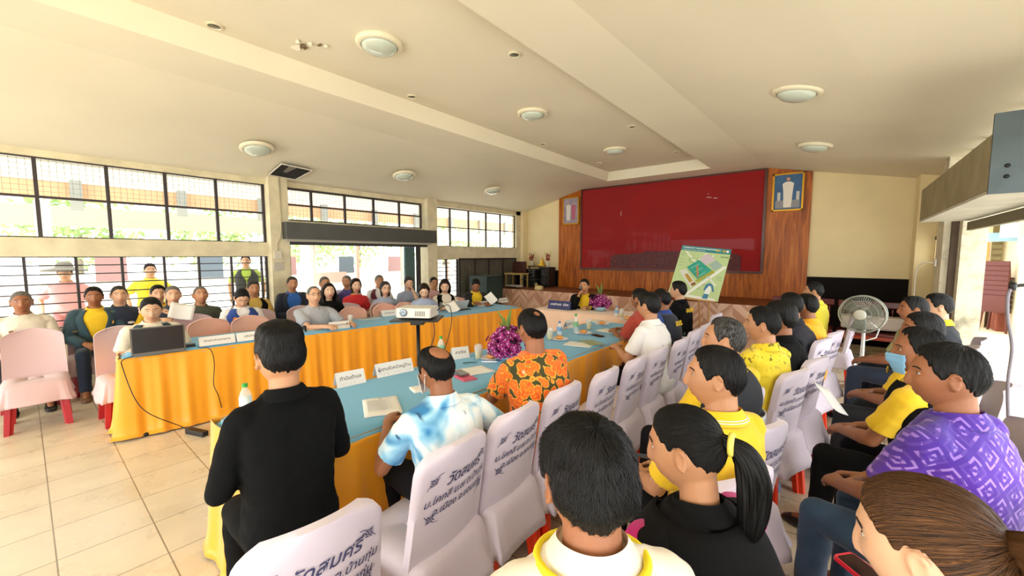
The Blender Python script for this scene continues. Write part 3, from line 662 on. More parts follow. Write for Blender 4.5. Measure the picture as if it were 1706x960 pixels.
MB().box(XL-.16, XL-.11, 5.45, 5.72, 0, 1.84).build('shutter', mat('teal_post', '4f6a66', .6)).__setitem__('kind', 'structure')
# far wall
def far():
    m = MB(); m.add([(XL-.1, YF, 0), (XR+.1, YF, 0), (XR+.1, YF, 2.92), (-1.26, YF, 3.45), (-5.5, YF, 3.45), (XL-.1, YF, 2.92), (XL-.1, YF+.15, 0), (XR+.1, YF+.15, 0), (XR+.1, YF+.15, 2.92), (-1.26, YF+.15, 3.45), (-5.5, YF+.15, 3.45), (XL-.1, YF+.15, 2.92)],
        [(0, 1, 2, 3, 4, 5), (11, 10, 9, 8, 7, 6)]+[(i, (i+1) % 6+0, (i+1) % 6+6, i+6) for i in range(6)]); return m
struct('wall_far', far(), CREAM)
# dark wainscot
DARK = mat('black_wainscot_paint', '120c0b', .85, spec=.2, var=.2, vscale=4)
struct('trim_6', MB().box(XL, -6.25, YF-.02, YF, 0, 1.22), DARK); struct('trim_7', MB().box(-.5, XR, YF-.02, YF, 0, 1.24), DARK)
struct('trim_8', MB().box(XL, XL+.02, 9.3, 9.75, 0, 1.2), DARK); struct('trim_12', MB().box(.93, 1.15, 9.3, 9.72, 0, 3.05), CREAM)
# varnished wood panelling
wm = mat('varnished_plywood', '8a4a1c', .4, spec=.3); nt, NN, LK, B = nodes(wm)
tc = NN.new('ShaderNodeTexCoord'); mp = NN.new('ShaderNodeMapping'); mp.inputs['Scale'].default_value = (9, 9, .8); LK.new(tc.outputs['Object'], mp.inputs['Vector'])
n1 = NN.new('ShaderNodeTexNoise'); n1.inputs['Scale'].default_value = 1.3; n1.inputs['Detail'].default_value = 7; n1.inputs['Distortion'].default_value = 1.6; LK.new(mp.outputs[0], n1.inputs['Vector'])
LK.new(ramp(nt, n1.outputs['Fac'], [(.25, '6e2f08'), (.42, '9a4f10'), (.6, 'b8661a'), (.8, 'cc8030')]), B.inputs['Base Color'])
pn = MB(); pn.add([(-6.22, YF-.06, .7), (-.5, YF-.06, .7), (-.5, YF-.06, 3.25), (-1.26, YF-.06, 3.42), (-5.52, YF-.06, 3.42), (-6.22, YF-.06, 3.24)], [(0, 1, 2, 3, 4, 5)])
pn.add([(-6.22, YF-.002, .7), (-.5, YF-.002, .7), (-.5, YF-.002, 3.25), (-1.26, YF-.002, 3.42), (-5.52, YF-.002, 3.42), (-6.22, YF-.002, 3.24)], [(5, 4, 3, 2, 1, 0)])
pn.f += [(i, i+6, (i+1) % 6+6, (i+1) % 6) for i in range(6)]; pn.m += [0]*6
struct('wall_panel', pn, wm); 
# red velvet board with a wooden moulding
red = mat('red_velvet', '8e0408', .95, coat=.08, sheen=.35, bump=.2, bscale=500, dist=.001, var=.10, vscale=1.2)
rb = thing('red_backdrop', 'huge crimson velvet backdrop board on the wood-panelled far wall', 'backdrop', (-3.36, YF-.06, 1.29))
MB().box(-2.10, 2.08, -.03, 0, .03, 2.09).build('velvet', red, rb)
DW = mat('dark_moulding', '4d2410', .35, var=.2, vscale=6); f = MB()
f.box(-2.14, 2.12, -.05, .0, -.02, .03); f.box(-2.14, 2.12, -.05, 0, 2.09, 2.12); f.box(-2.14, -2.10, -.05, 0, .03, 2.09); f.box(2.08, 2.13, -.05, 0, .03, 2.09); f.build('moulding', DW, rb)
for x, z, w in ((1.0, 1.63, .05), (1.06, 1.62, .03), (1.14, 1.60, .07), (1.02, 1.70, .02), (-1.0, 1.35, .01)): MB().box(x, x+w, -.033, -.03, z, z+.014 if w > .011 else z+.12).build('reflection_fleck', mat('reflection_white', 'd8cfc4', .8), rb)  # pale reflections on the board, painted as thin white flecks
dwm = mat('dark_rosewood', '2c0c0a', .5, bump=.4, bscale=25, dist=.01)
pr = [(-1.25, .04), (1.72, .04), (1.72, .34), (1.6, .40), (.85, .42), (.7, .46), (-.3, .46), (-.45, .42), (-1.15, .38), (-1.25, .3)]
MB().prism(pr, .03, .045, M=Matrix.Rotation(PI/2, 4, 'X')).build('reflection_panel', mat('maroon_reflection', '520c0d', .5, bump=.8, bscale=14, dist=.02, var=.3, vscale=9), rb)  # dark reflection in the red board, painted as a thin maroon panel
# stage with a herringbone-tiled front
hm = mat('herringbone_front', 'c99b84', .5); nt, NN, LK, B = nodes(hm)
tc = NN.new('ShaderNodeTexCoord'); sx = NN.new('ShaderNodeSeparateXYZ'); LK.new(tc.outputs['Object'], sx.inputs[0])
def mth(nt, op, a, b_=None, c=None):
    n = nt.nodes.new('ShaderNodeMath'); n.operation = op
    for i, v in enumerate((a, b_, c)):
        if v is None: continue
        if isinstance(v, (int, float)): n.inputs[i].default_value = v
        else: nt.links.new(v, n.inputs[i])
    return n.outputs[0]
P_ = .24; tri = mth(nt, 'PINGPONG', sx.outputs[0], P_); h = mth(nt, 'ADD', sx.outputs[2], mth(nt, 'MULTIPLY', tri, .95)); st = mth(nt, 'FLOOR', mth(nt, 'DIVIDE', h, .075))
side_ = mth(nt, 'FLOOR', mth(nt, 'DIVIDE', sx.outputs[0], P_)); wn = NN.new('ShaderNodeTexWhiteNoise'); wn.noise_dimensions = '2D'; cb = NN.new('ShaderNodeCombineXYZ'); LK.new(st, cb.inputs[0]); LK.new(side_, cb.inputs[1]); LK.new(cb.outputs[0], wn.inputs['Vector'])
LK.new(ramp(nt, wn.outputs['Value'], [(0, 'b88a70'), (.3, 'cba087'), (.6, 'd8b39b'), (1, 'c0917a')], 'CONSTANT'), B.inputs['Base Color'])
struct('stage', MB().box(XL, -1.0, 7.98, YF-.06, 0, .76), mat('stage_top_brown', '7a4014', .6))
struct('trim_9', MB().box(XL+.02, -.98, 7.93, 7.98, 0, .79), hm)
# right wall: far pier, beam, opening, near pier behind the camera
rw = MB(); rw.box(XR, XR+.2, 8.75, YF+.1, 0, 1.52); rw.box(XR, XR+.2, 8.75, YF+.1, 1.9, 3.1); rw.box(XR, XR+.2, 9.2, YF, 1.5, 1.95); rw.box(XR, XR+.2, YB, 8.75, 2.42, 2.6)
rw.box(XR, XR+.2, YB, -2.0, 0, 2.6)
struct('wall_right', rw, CREAM)
stn = mat('stained_plaster', 'cfc8b0', .85, bump=.5, bscale=12, dist=.01); nt, NN, LK, B = nodes(stn)
tc = NN.new('ShaderNodeTexCoord'); n1 = NN.new('ShaderNodeTexNoise'); n1.inputs['Scale'].default_value = 3.2; n1.inputs['Detail'].default_value = 9; n1.inputs['Roughness'].default_value = .7; LK.new(tc.outputs['Object'], n1.inputs['Vector'])
LK.new(ramp(nt, n1.outputs['Fac'], [(.30, '8f8872'), (.40, 'b5ae96'), (.5, 'd2cab0'), (.7, 'dcd4bc')]), B.inputs['Base Color'])
struct('trim_10', MB().box(XR-.12, XR+.22, 7.75, 8.2, 0, 3.2), stn)       # the far pier of the opening
struct('trim_13', MB().box(XR+.0, aty(1642, 420, 7.5).x, 7.45, 7.62, 0, 2.1), stn)      # plaster return outside the pier
trk = MB(); trk.box(XR-.06, XR+.02, 7.62, 7.72, 0, 2.1); struct('trim_11', trk, mat('rusty_track', '57483a', .6, .3, var=.2, vscale=8))
wfr = frame('window_6', [1.0], [], 0, 1, 0, 1)  ; bpy.data.objects.remove(wfr)
f = MB(); f.box(XR-.01, XR+.03, 8.2, 8.75, 1.86, 1.90); f.box(XR-.01, XR+.03, 8.2, 8.75, 2.2, 2.24)
for k in range(4): f.box(XR-.01, XR+.03, 8.22+k*.17, 8.25+k*.17, 1.9, 2.2)
struct('window_6', f, STEEL); struct('window_7', MB().box(XR+.0, XR+.05, 8.2, 8.75, 0, 1.55), mat('dark_grey_shutter', '2f302d', .5, .2)); struct('wall_right_infill', MB().box(XR, XR+.18, 8.2, 8.75, 1.55, 1.88).box(XR, XR+.18, 8.2, 8.75, 2.23, 3.1), CREAM)
# clerestory above the right shutter housing
f = MB()
for y in np.arange(-2, 8.3, .62): f.box(XR, XR+.06, y-.02, y+.02, 2.6, 3.05)
f.box(XR, XR+.06, -2, 8.3, 2.58, 2.63); f.box(XR, XR+.06, -2, 8.3, 2.95, 3.06)
struct('window_8', f, mat('old_frame', '7a735e', .7))
sb = thing('shutter_box', 'big stained metal shutter housing jutting from the right wall', 'shutter', (.95, 5.6, 2.08))
BM = mat('dusty_olive_sheet', '8d8464', .6, .1, var=.18, vscale=4, bump=.1, bscale=8)
hx = MB(); hx.box(-.20, .24, -1.40, 1.7, .02, .40); hx.build('housing', BM, sb, bevel=.004)
MB().box(-.20, .24, -1.40, 1.7, -.005, .018).build('underside', mat('dusty_white_sheet', 'b7b3a4', .6, var=.15, vscale=3), sb)
ep = MB().box(-.205, .30, -1.43, -1.402, -.01, .52); ep.build('end_plate', mat('blue_grey_plate', '4a5558', .5, .3, var=.15, vscale=5), sb)
for (x, z) in ((-.13, .1), (-.13, .17), (.05, .1), (.15, .3)): MB().ell((x, -1.435, z), (.014, .008, .014), 10, 6).build('bolt', mat('dark_bolt', '1b1b1a', .5, .5), sb, smooth=True)
MB().box(.22, .27, -4.0, 1.75, -.12, -.02).build('guide_rail', mat('rail_olive', '6d664d', .6, .2), sb)
# rear pier and rear beam of the hall, open to the yard
struct('wall_rear', MB().box(XL-.1, XR+.2, YB-.15, YB, 2.5, 3.75).box(-3.4, -3.0, YB-.15, YB, 0, 2.6), CREAM2)
struct('roof', MB().box(XL-1.2, XR+1.1, YB-1, YF+.5, 3.8, 3.9).box(XL-1.0, XL-.17, YB, YF, 2.92, 2.96).box(XR+.21, XR+1.0, YB, YF, 2.95, 3.0), mat('roof_sheet', 'c9c6ba', .7))
# ---- outside, left
GRD = mat('concrete_yard', 'cfcbc0', .9, var=.08, vscale=.6)
struct('ground', MB().box(-60, XL-.2, -30, 60, -.25, -.16).box(XR+.2, 30, -30, 60, -.25, -.16).box(XL-.2, XR+.2, -30, YB, -.25, -.16), GRD)
# neighbouring building with an orange fascia and grey posts
nb = thing('covered_walkway', 'covered walkway with orange fascia and grey brackets beyond the left windows', 'building', (-11.2, 3, -.16))
OR = mat('orange_brown_fascia', 'deaa80', .8, var=.08, vscale=2)
MB().box(-.05, .05, -14, 12, 2.84, 3.16).build('fascia', OR, nb)
MB().box(-4.5, .3, -14, 12, 3.6, 3.66).build('roof', mat('pale_roof', 'e6e4dc', .8), nb)
for k in range(17): MB().box(.04, .16, -13.2+k*1.55, -13.04+k*1.55, 2.66, 3.2).build('bracket', mat('grey_bracket', '98998e', .7), nb)
MB().box(-1.5, -1.4, -14, 12, 2.42, 2.84).build('beam', mat('cream_beam', 'd8d2c0', .8), nb)
for k in range(6): MB().box(-.15, .05, -12+k*4.6, -11.8+k*4.6, 0, 2.8).build('post', mat('pale_post', 'cfcabb', .8), nb)
# trees, wall and benches far outside
leaf = [mat('leaf_green_%d' % i, c, .6) for i, c in enumerate(('9db36e', 'b2c688', '86a062'))]
def tree(loc, h, r, label, n=900, seed=1):
    rr_ = random.Random(seed); t = thing('tree', label, 'tree', loc); MB().tube([(0, 0, 0), (.05, 0, h*.35), (-.05, .1, h*.75)], [.14, .11, .05], 8).build('trunk', mat('bark', '7d7262', .9), t, smooth=True)
    m = MB()
    for i in range(n):
        d_ = Vector((rr_.gauss(0, 1), rr_.gauss(0, 1), rr_.gauss(0, .75))).normalized()*r*rr_.uniform(.45, 1)*(1+.25*math.sin(i*.37)); c = Vector((0, 0, h*.8))+d_; u = Vector((rr_.gauss(0, 1), rr_.gauss(0, 1), rr_.gauss(0, 1))).normalized(); v = u.orthogonal().normalized(); s_ = .16
        m.add([c-u*s_, c+v*s_*.5, c+u*s_, c-v*s_*.5], [(0, 1, 2, 3)], i % 3)
    m.build('foliage', leaf, t)
    return t
for i, (x, y, h, r) in enumerate([(-24, 1.5, 3.6, 1.9), (-25, 6.2, 3.4, 2.0), (-24, 10.5, 3.6, 2.1), (-27, 15.5, 3.8, 2.4), (-23, 20, 3.8, 2.3), (-24, -3.5, 3.6, 2.1), (-26, 27, 4.2, 2.6)]):
    tree((x, y, -.16), h, r, ['pale green tree seen through the lower left window bars', 'leafy tree beyond the middle of the barred windows', 'leafy tree beyond the right part of the barred windows', 'green tree seen through the left side of the open doorway', 'green tree seen in the middle of the open doorway', 'tree beyond the far left end of the barred windows', 'tree beyond the right side of the open doorway'][i], seed=i)
yw = thing('yard_wall', 'low pale wall with dark panels at the back of the yard', 'wall', (-20, 4, -.16))
MB().box(-.1, .1, -16, 30, 0, 1.15).build('wall', mat('bleached_wall', 'ddd9cf', .9), yw)
for k in range(14): MB().box(.1, .16, -14+k*2.9, -13.2+k*2.9, .9, 1.75).build('panel', mat(['maroon_panel', 'slate_panel'][k % 2], ['8a6a66', '566068'][k % 2], .7), yw)
sh_ = thing('market_shed', 'low pale shed with a red frame beyond the open left doorway', 'shed', (-17, 11, -.16))
MB().box(-2, 2, -2.5, 2.5, 2.3, 2.42).build('roof', mat('pale_shed_roof', 'c4c6bd', .7), sh_)
for x in (-1.9, 1.9):
    for y in (-2.4, 2.4): MB().box(x-.05, x+.05, y-.05, y+.05, 0, 2.3).build('post', mat('red_post', 'cfa596', .7), sh_)
MB().box(-1.9, -1.8, -2.4, -.9, .5, 1.0).build('railing', mat('red_post', 'cfa596', .7), sh_)
# ---- outside, right: the cream annexe with posters, cabinet and stacked chairs
an = thing('annexe', 'cream annexe building seen through the open right side', 'building', (0, 0, 0)); ca = mat('cream_annexe', 'ded3b4', .8, var=.06, vscale=2); ax = MB(); Y = 13.6; q_ = lambda px, py, y: aty(px, py, y)
ax.box(1.0, 6, Y+.3, Y+.4, 0, 3.4)
xa, xb, xc = q_(1616, 460, Y).x, q_(1645, 460, Y).x, q_(1696, 460, Y-1).x
ax.box(xa-.8, xb, Y-.1, Y+.3, 0, 3.2); ax.box(xc, xc+1.6, Y-1.2, Y+.3, 0, 3.2); ax.box(xa-.8, xc+1.6, Y-.6, Y+.3, 2.35, 3.3); ax.box(xa-.8, xc+3, Y-2.4, Y+.4, -.16, .05)
ax.build('wall', ca, an)
for k in range(5): MB().box(xb, xc, Y+.24, Y+.3, 1.55+k*.13, 1.63+k*.13).build('louvre', mat('pale_louvre', 'cfc6a4', .7), an)
p_ = q_(1632, 419, Y-.12); MB().box(p_.x-.13, p_.x+.13, Y-.14, Y-.11, p_.z-.22, p_.z+.2).build('poster', mat('orange_poster', 'e0a050', .6), an); MB().box(p_.x-.12, p_.x+.07, Y-.15, Y-.14, p_.z-.15, p_.z+.14).build('poster_sheet', mat('white_sheet', 'eeeae2', .6), an)
p_ = q_(1628, 458, Y-.12); MB().box(p_.x-.14, p_.x+.12, Y-.14, Y-.11, p_.z-.18, p_.z+.18).build('notice', mat('white_sheet', 'eeeae2', .6), an)
p_ = q_(1672, 395, Y-.7); MB().box(p_.x-.25, p_.x+.35, Y-.75, Y-.6, p_.z-.09, p_.z+.09).build('awning', mat('sky_blue_awning', '8fb0c8', .6), an); MB().box(xb-.05, xc, Y-.7, Y-.6, 2.28, 2.36).build('fascia', mat('brick_red_trim', 'a65a48', .7), an)
struct('walkway_roof', MB().box(XR+1.0, 8, 9.5, 18, 3.5, 3.6), mat('pale_roof', 'e6e4dc', .8))
# ceiling fittings
def on_ceiling(px, py, z): return atz(px, py, z)
def slope_z(x): return 2.86+(x-XL)/(5.1-0-(-XL-7.45) if 0 else 2.4)*.55
def on_slope(px, py, side, drop=0):
    k, x0, z0 = (.545/2.65, XL-.15, 2.88) if side == 1 else (-.52/2.87, -1.52, 3.42)
    r = ray(px, py); t = (z0-k*x0-EYE-drop)/(r.z-k*r.x); return Vector((r.x*t, r.y*t, EYE+r.z*t))
lights = [(632, 73, 3.62, 'large dome ceiling light in the tray nearest the camera', 0), (887, 189, 3.62, 'dome ceiling light in the middle of the tray', 0), (1025, 250, 3.62, 'dome ceiling light at the far end of the tray', 0),
          (428, 247, None, 'dome ceiling light on the left slope beside the open hatch', 1), (673, 292, None, 'second dome ceiling light along the left slope', 1), (821, 317, None, 'farthest dome ceiling light on the left slope', 1),
          (1328, 153, None, 'large dome ceiling light on the right slope', 2), (1358, 243, None, 'farther dome ceiling light on the right slope', 2)]
rim = mat('light_rim_cream', 'e4dcc0', .4); gl = mat('frosted_dome', 'c3cdbf', .15, coat=.5)
for px, py, z, lab, side in lights:
    rot = 0
    if z is None:
        rot = -math.atan(.54/2.5) if side == 1 else math.atan(.52/2.85)
    p = atz(px, py, z-.01) if z is not None else on_slope(px, py, side, .012)
    l = thing('ceiling_light', lab, 'ceiling light', p, 0, 'dome lights on the ceiling'); l.rotation_euler = (0, rot, 0)
    MB().lathe([(.205, .012), (.21, -.002), (.205, -.02), (.185, -.03), (.165, -.028), (.165, .012)], 32).build('rim', rim, l, angle=50)
    MB().lathe([(.166, -.02), (.15, -.048), (.12, -.068), (.07, -.082), (.01, -.086)], 32).build('glass_dome', gl, l, smooth=True)
for i, (px, py, lab) in enumerate([(357, 43, 'small recessed downlight at the upper left edge of the tray'), (857, 91, 'small recessed downlight on the right side of the tray nearest the camera'), (686, 161, 'small recessed downlight on the left side of the tray, second along'), (1053, 211, 'small recessed downlight on the right side of the tray farther back'), (904, 240, 'small recessed downlight by the left edge, far along the tray'), (998, 272, 'farthest recessed downlight on the left of the tray'), (1127, 253, 'farthest recessed downlight on the right of the tray')]):
    p = atz(px, py, 3.615); l = thing('downlight', lab, 'downlight', p, 0, 'small downlights in the tray')
    MB().lathe([(.062, .004), (.064, -.006), (.05, -.01), (.045, -.002), (.045, .004)], 22).build('trim_ring', rim, l, angle=50)
    MB().lathe([(.044, .003), (.044, -.004), (.02, -.008), (.004, -.012)], 18).build('bulb', mat('dull_bulb', '6d6a58', .2, .4), l, smooth=True)
# open hatch in the left slope, its shaded inside painted as a dark sheet
cs = [on_slope(px, py, 1, .006) for px, py in ((448, 290), (492, 298), (520, 283), (469, 272))]
ht = thing('ceiling_hatch', 'open dark square hatch in the left ceiling slope above the doorway', 'hatch', cs[0])
m = MB(); c0 = cs[0]; m.add([c-c0 for c in cs]+[c-c0+Vector((0, 0, -.012)) for c in cs], [(0, 1, 2, 3), (7, 6, 5, 4)]+[(i, (i+1) % 4, (i+1) % 4+4, i+4) for i in range(4)]); m.build('opening_shade_sheet', mat('hatch_shade', '0d0b0a', .9), ht)
m = MB()
for i in range(4): m.tube([cs[i]-c0+Vector((0, 0, -.01)), cs[(i+1) % 4]-c0+Vector((0, 0, -.01))], .010, 6)
m.build('frame', mat('hatch_frame', 'd8d2c2', .7), ht)
w = [cs[3].lerp(cs[2], .25)-c0, cs[3].lerp(cs[2], .5)-c0, cs[0].lerp(cs[1], .35)-c0, cs[0].lerp(cs[1], .1)-c0]
m = MB(); m.add([p+Vector((0, 0, -.014)) for p in w[:2]]+[p.lerp(w[1], .45)+Vector((0, 0, -.014)) for p in w[2:]], [(0, 1, 2, 3)]); m.build('purlin', mat('purlin_grey', '7b746a', .7), ht, solid=.004)
# peeling patch in the tray ceiling: flakes of paint
pc = atz(503, 76, 3.612); fl = thing('peeling_paint', 'flakes of peeling paint on the tray ceiling beside the nearest dome light', 'paint flakes', pc)
for k, (dx, dy, w_) in enumerate([(0, 0, .05), (.09, .03, .035), (-.08, -.02, .06), (.14, .1, .03), (.05, -.06, .03), (.17, .14, .025), (-.02, .04, .03)]):
    m = MB(); n = 9; m.add([(dx+w_*math.cos(a)*(1+.4*math.sin(k+3*a)), dy+w_*.5*math.sin(a)*(1+.4*math.cos(k*2+2*a)), -.006*math.sin(a)-.003) for a in [2*PI*i/n for i in range(n)]], [tuple(range(n))]); m.build('flake', mat(['flake_brown', 'flake_pale'][k % 3 > 0], ['6d5a3c', 'efe8d4'][k % 3 > 0], .8), fl, solid=.002)
# switch box, conduit on the left column
pz = atx(463, 425, XL+.16); e = thing('switch_box', 'small electrical box with a grey conduit on the left column', 'switch', (XL+.14, pz.y, pz.z))
MB().box(0, .04, -.06, .06, -.07, .07).build('cover', mat('switch_cream', 'd3ccb8', .5), e, bevel=.005); MB().box(.002, .03, -.07, .07, -.26, -.12).build('junction', mat('switch_grey', 'bdb6a6', .5), e, bevel=.004)
MB().tube([(.015, .0, .07), (.015, .0, .2), (.02, .05, .3), (.015, .07, .45), (.015, .07, 1.35)], .011, 8).build('conduit', mat('conduit_cream', 'c5bc9e', .6), e, smooth=True)
# white outlet with a looping cable beside the right pier
o_ = thing('wall_socket', 'white wall socket with a hanging white cable on the right pier', 'socket', atx(1560, 438, XR-.13))
MB().box(-.02, .0, -.05, .05, -.05, .05).build('plate', mat('socket_white', 'e8e6e0', .4), o_, bevel=.004)
MB().tube([(-.03, 0, 0), (-.10, .1, .01), (-.15, .25, -.06), (-.16, .3, -.2), (-.16, .3, -.7), (-.15, .3, -1.2)], .007, 7).build('cable', mat('socket_white', 'e8e6e0', .4), o_, smooth=True)
# ------------------------------------------------------------------ tables
GOLD = mat('gold_satin', 'ec9f10', .42, sheen=.4, bump=.25, bscale=30, dist=.004, spec=.4)
BLUE = fabric('blue_tablecloth', '6cb0d8', rough=.75)
PINKC = mat('pale_pink_cloth', 'e6c8ae', .7, sheen=.3, bump=.2, bscale=80, dist=.003)
def conf_table(A, B_, depth, side, lab, h=.74, n=3):
    """A->B near edge in plan; depth towards side normal"""
    A = Vector(A); B_ = Vector(B_); u = (B_-A).normalized(); w = Vector((-u.y, u.x))*side; L = (B_-A).length
    t = thing('conference_table', lab, 'table', (A.x, A.y, 0)); M = Matrix(((u.x, w.x, 0, 0), (u.y, w.y, 0, 0), (0, 0, 1, 0), (0, 0, 0, 1)))
    MB().box(.03, L-.03, .03, depth-.03, h-.03, h, M=M).build('tabletop', mat('table_board', 'a08a68', .6), t)
    for x in (.1, L/2, L-.1):
        for y in (.1, depth-.1): MB().box(x-.018, x+.018, y-.018, y+.018, 0, h-.03, M=M).build('leg', mat('table_leg_steel', '5a5a58', .4, .6), t)
    return M, L, t
def cloth_top(M, L, depth, A, lab, h=.745, m=None, over=.03, group=None):
    c = MB(); nx, ny = int(L/.06), 14; V = []
    for i in range(nx+1):
        for j in range(ny+1):
            x = -over*.35+(L+over*.7)*i/nx; y = -over*.35+(depth+over*.7)*j/ny; e = min(x+.01, L+.01-x, y+.01, depth+.01-y)
            z = h+.0035+.0016*noise.noise((x*5, y*7, 2.2)) - (max(0, .012-e)*3.4 if e < .012 else 0); V.append(M @ Vector((x, y, z)))
    c.add(V, [(i*(ny+1)+j, (i+1)*(ny+1)+j, (i+1)*(ny+1)+j+1, i*(ny+1)+j+1) for i in range(nx) for j in range(ny)])
    o = c.build('tablecloth', m or BLUE, None, smooth=True, solid=.004); o.location = (A[0], A[1], 0); return tag(o, lab, 'tablecloth', group)
def skirt(M, L, depth, A, lab, h=.735, m=None, amp=.028, freq=11, puddle=.10, seed=0, sides='all', bottom=.012, flare=.05):
    """pleated cloth hanging round the table"""
    per = []; step = .014; r = .03
    segs = [((0, 0), (L, 0), (0, -1)), ((L, 0), (L, depth), (1, 0)), ((L, depth), (0, depth), (0, 1)), ((0, depth), (0, 0), (-1, 0))]
    P = []
    for (a, b_, n_) in segs:
        ln = math.hypot(b_[0]-a[0], b_[1]-a[1]); k = int(ln/step)
        for i in range(k):
            f = i/k; x = a[0]+(b_[0]-a[0])*f; y = a[1]+(b_[1]-a[1])*f; d_ = min(f*ln, ln-f*ln)
            nn = Vector((n_[0], n_[1]));
            if d_ < .05:   # blend the normal at the corners
                other = segs[(segs.index((a, b_, n_))+(1 if f > .5 else -1)) % 4][2]; nn = (nn+Vector(other)*(1-d_/.05)*1.0).normalized()
            P.append((x, y, nn))
    N_ = len(P); s = 0; rings = []; zs = [1, .97, .9, .75, .55, .35, .18, .08, .02, 0]
    arc = [0]
    for i in range(1, N_): arc.append(arc[-1]+math.hypot(P[i][0]-P[i-1][0], P[i][1]-P[i-1][1]))
    for q, zf in enumerate(zs):
        ring = []
        for i, (x, y, nn) in enumerate(P):
            t = 1-zf; a = arc[i]
            ph = a*2*PI*freq*.5+2.2*noise.noise((a*1.3, seed, 0))+.5*t*noise.noise((a*2, seed+3, t*2)); am = amp*(.18+.82*t**.7)*(.55+.9*abs(noise.noise((a*1.7, seed+9, 0))))
            off = .012+flare*t**1.3+am*(math.sin(ph)+.35*math.sin(2.3*ph+1)); off += .03*t*noise.noise((a*.8, seed+20, t))
            if t > .9: off += puddle*(t-.9)*10*(.25+.9*abs(noise.noise((a*.9, seed+5, 0))))*.6
            z = bottom+(h-bottom)*zf
            if zf < .03: z = bottom+.006+.004*math.sin(ph)
            ring.append(M @ Vector((x+nn.x*off, y+nn.y*off, z)))
        rings.append(ring)
    c = MB(); c.loft(rings, cap=False); o = c.build('table_skirt', m or GOLD, None, smooth=True, solid=.004); o.location = (A[0], A[1], 0); return tag(o, lab, 'table skirt')
# left table (far row), near edge from the laptop end to the far end
LA_, LB_ = (-4.93, .50), (-4.33, 5.55)
ML, LL, tl = conf_table(LA_, LB_, .72, 1, 'long table of the left row under blue cloth and gold skirt'); cloth_top(ML, LL, .72, LA_, 'blue cloth covering the long left table with the laptop'); skirt(ML, LL, .72, LA_, 'gold pleated skirt round the long left table', seed=1, freq=9, puddle=.12)
RA_, RB_ = (-1.84, .62), (-1.78, 5.05)
MR, LR, tr_ = conf_table(RA_, RB_, .86, 1, 'long table of the right row under blue cloth and gold skirt'); cloth_top(MR, LR, .86, RA_, 'blue cloth covering the long right table with the orchids'); skirt(MR, LR, .86, RA_, 'gold skirt round the long right table by the man in black', seed=4, freq=7, amp=.02, puddle=.09, flare=.05)
HA_, HB_ = (-4.02, 5.45), (-1.95, 5.62)
MH, LH, th_ = conf_table(HA_, HB_, .62, 1, 'head table with pale pink cloth in front of the speaker'); cloth_top(MH, LH, .62, HA_, 'pale pink cloth covering the head table', m=PINKC, h=.75); skirt(MH, LH, .62, HA_, 'pale pink pleated skirt round the head table', m=PINKC, seed=7, freq=16, amp=.012, puddle=.0, flare=.02, h=.745)

# ------------------------------------------------------------------ chairs
WHITE = mat('white_chair_cover', 'cfc4d2', .8, sheen=.25, bump=.3, bscale=260, dist=.001)
PINK = mat('pinkish_chair_cover', 'c9adae', .8, sheen=.25, bump=.3, bscale=260, dist=.001)
PEACH = mat('peach_chair_cover', 'dda793', .75, sheen=.2, bump=.3, bscale=260, dist=.001)
RED = mat('orange_red_plastic', 'e8350c', .3, spec=.5); DRED = mat('dark_red_plastic', 'a81420', .35)
INK = mat('blue_black_print', '3a3f66', .7)
THAI = ['วัดสมศรี', 'บ.โคกสี ม.๗ ต.บ้านทุ่ม', 'อ.เมือง จ.ขอนแก่น']
def back_surf(u, v, front=False):
    """u -1..1 across, v 0..1 from the seat to the top; chair faces +y"""
    z = .43+.47*v; hw = (.215-.012*v)*(1-.34*max(0, (v-.80)/.20)**3.6)
    top = .022*(1-u*u) ; z += v*top
    y = -.185-.10*v+.055*u*u*(.5+.5*v)
    return Vector((u*hw, y+(.035 if front else 0), z))
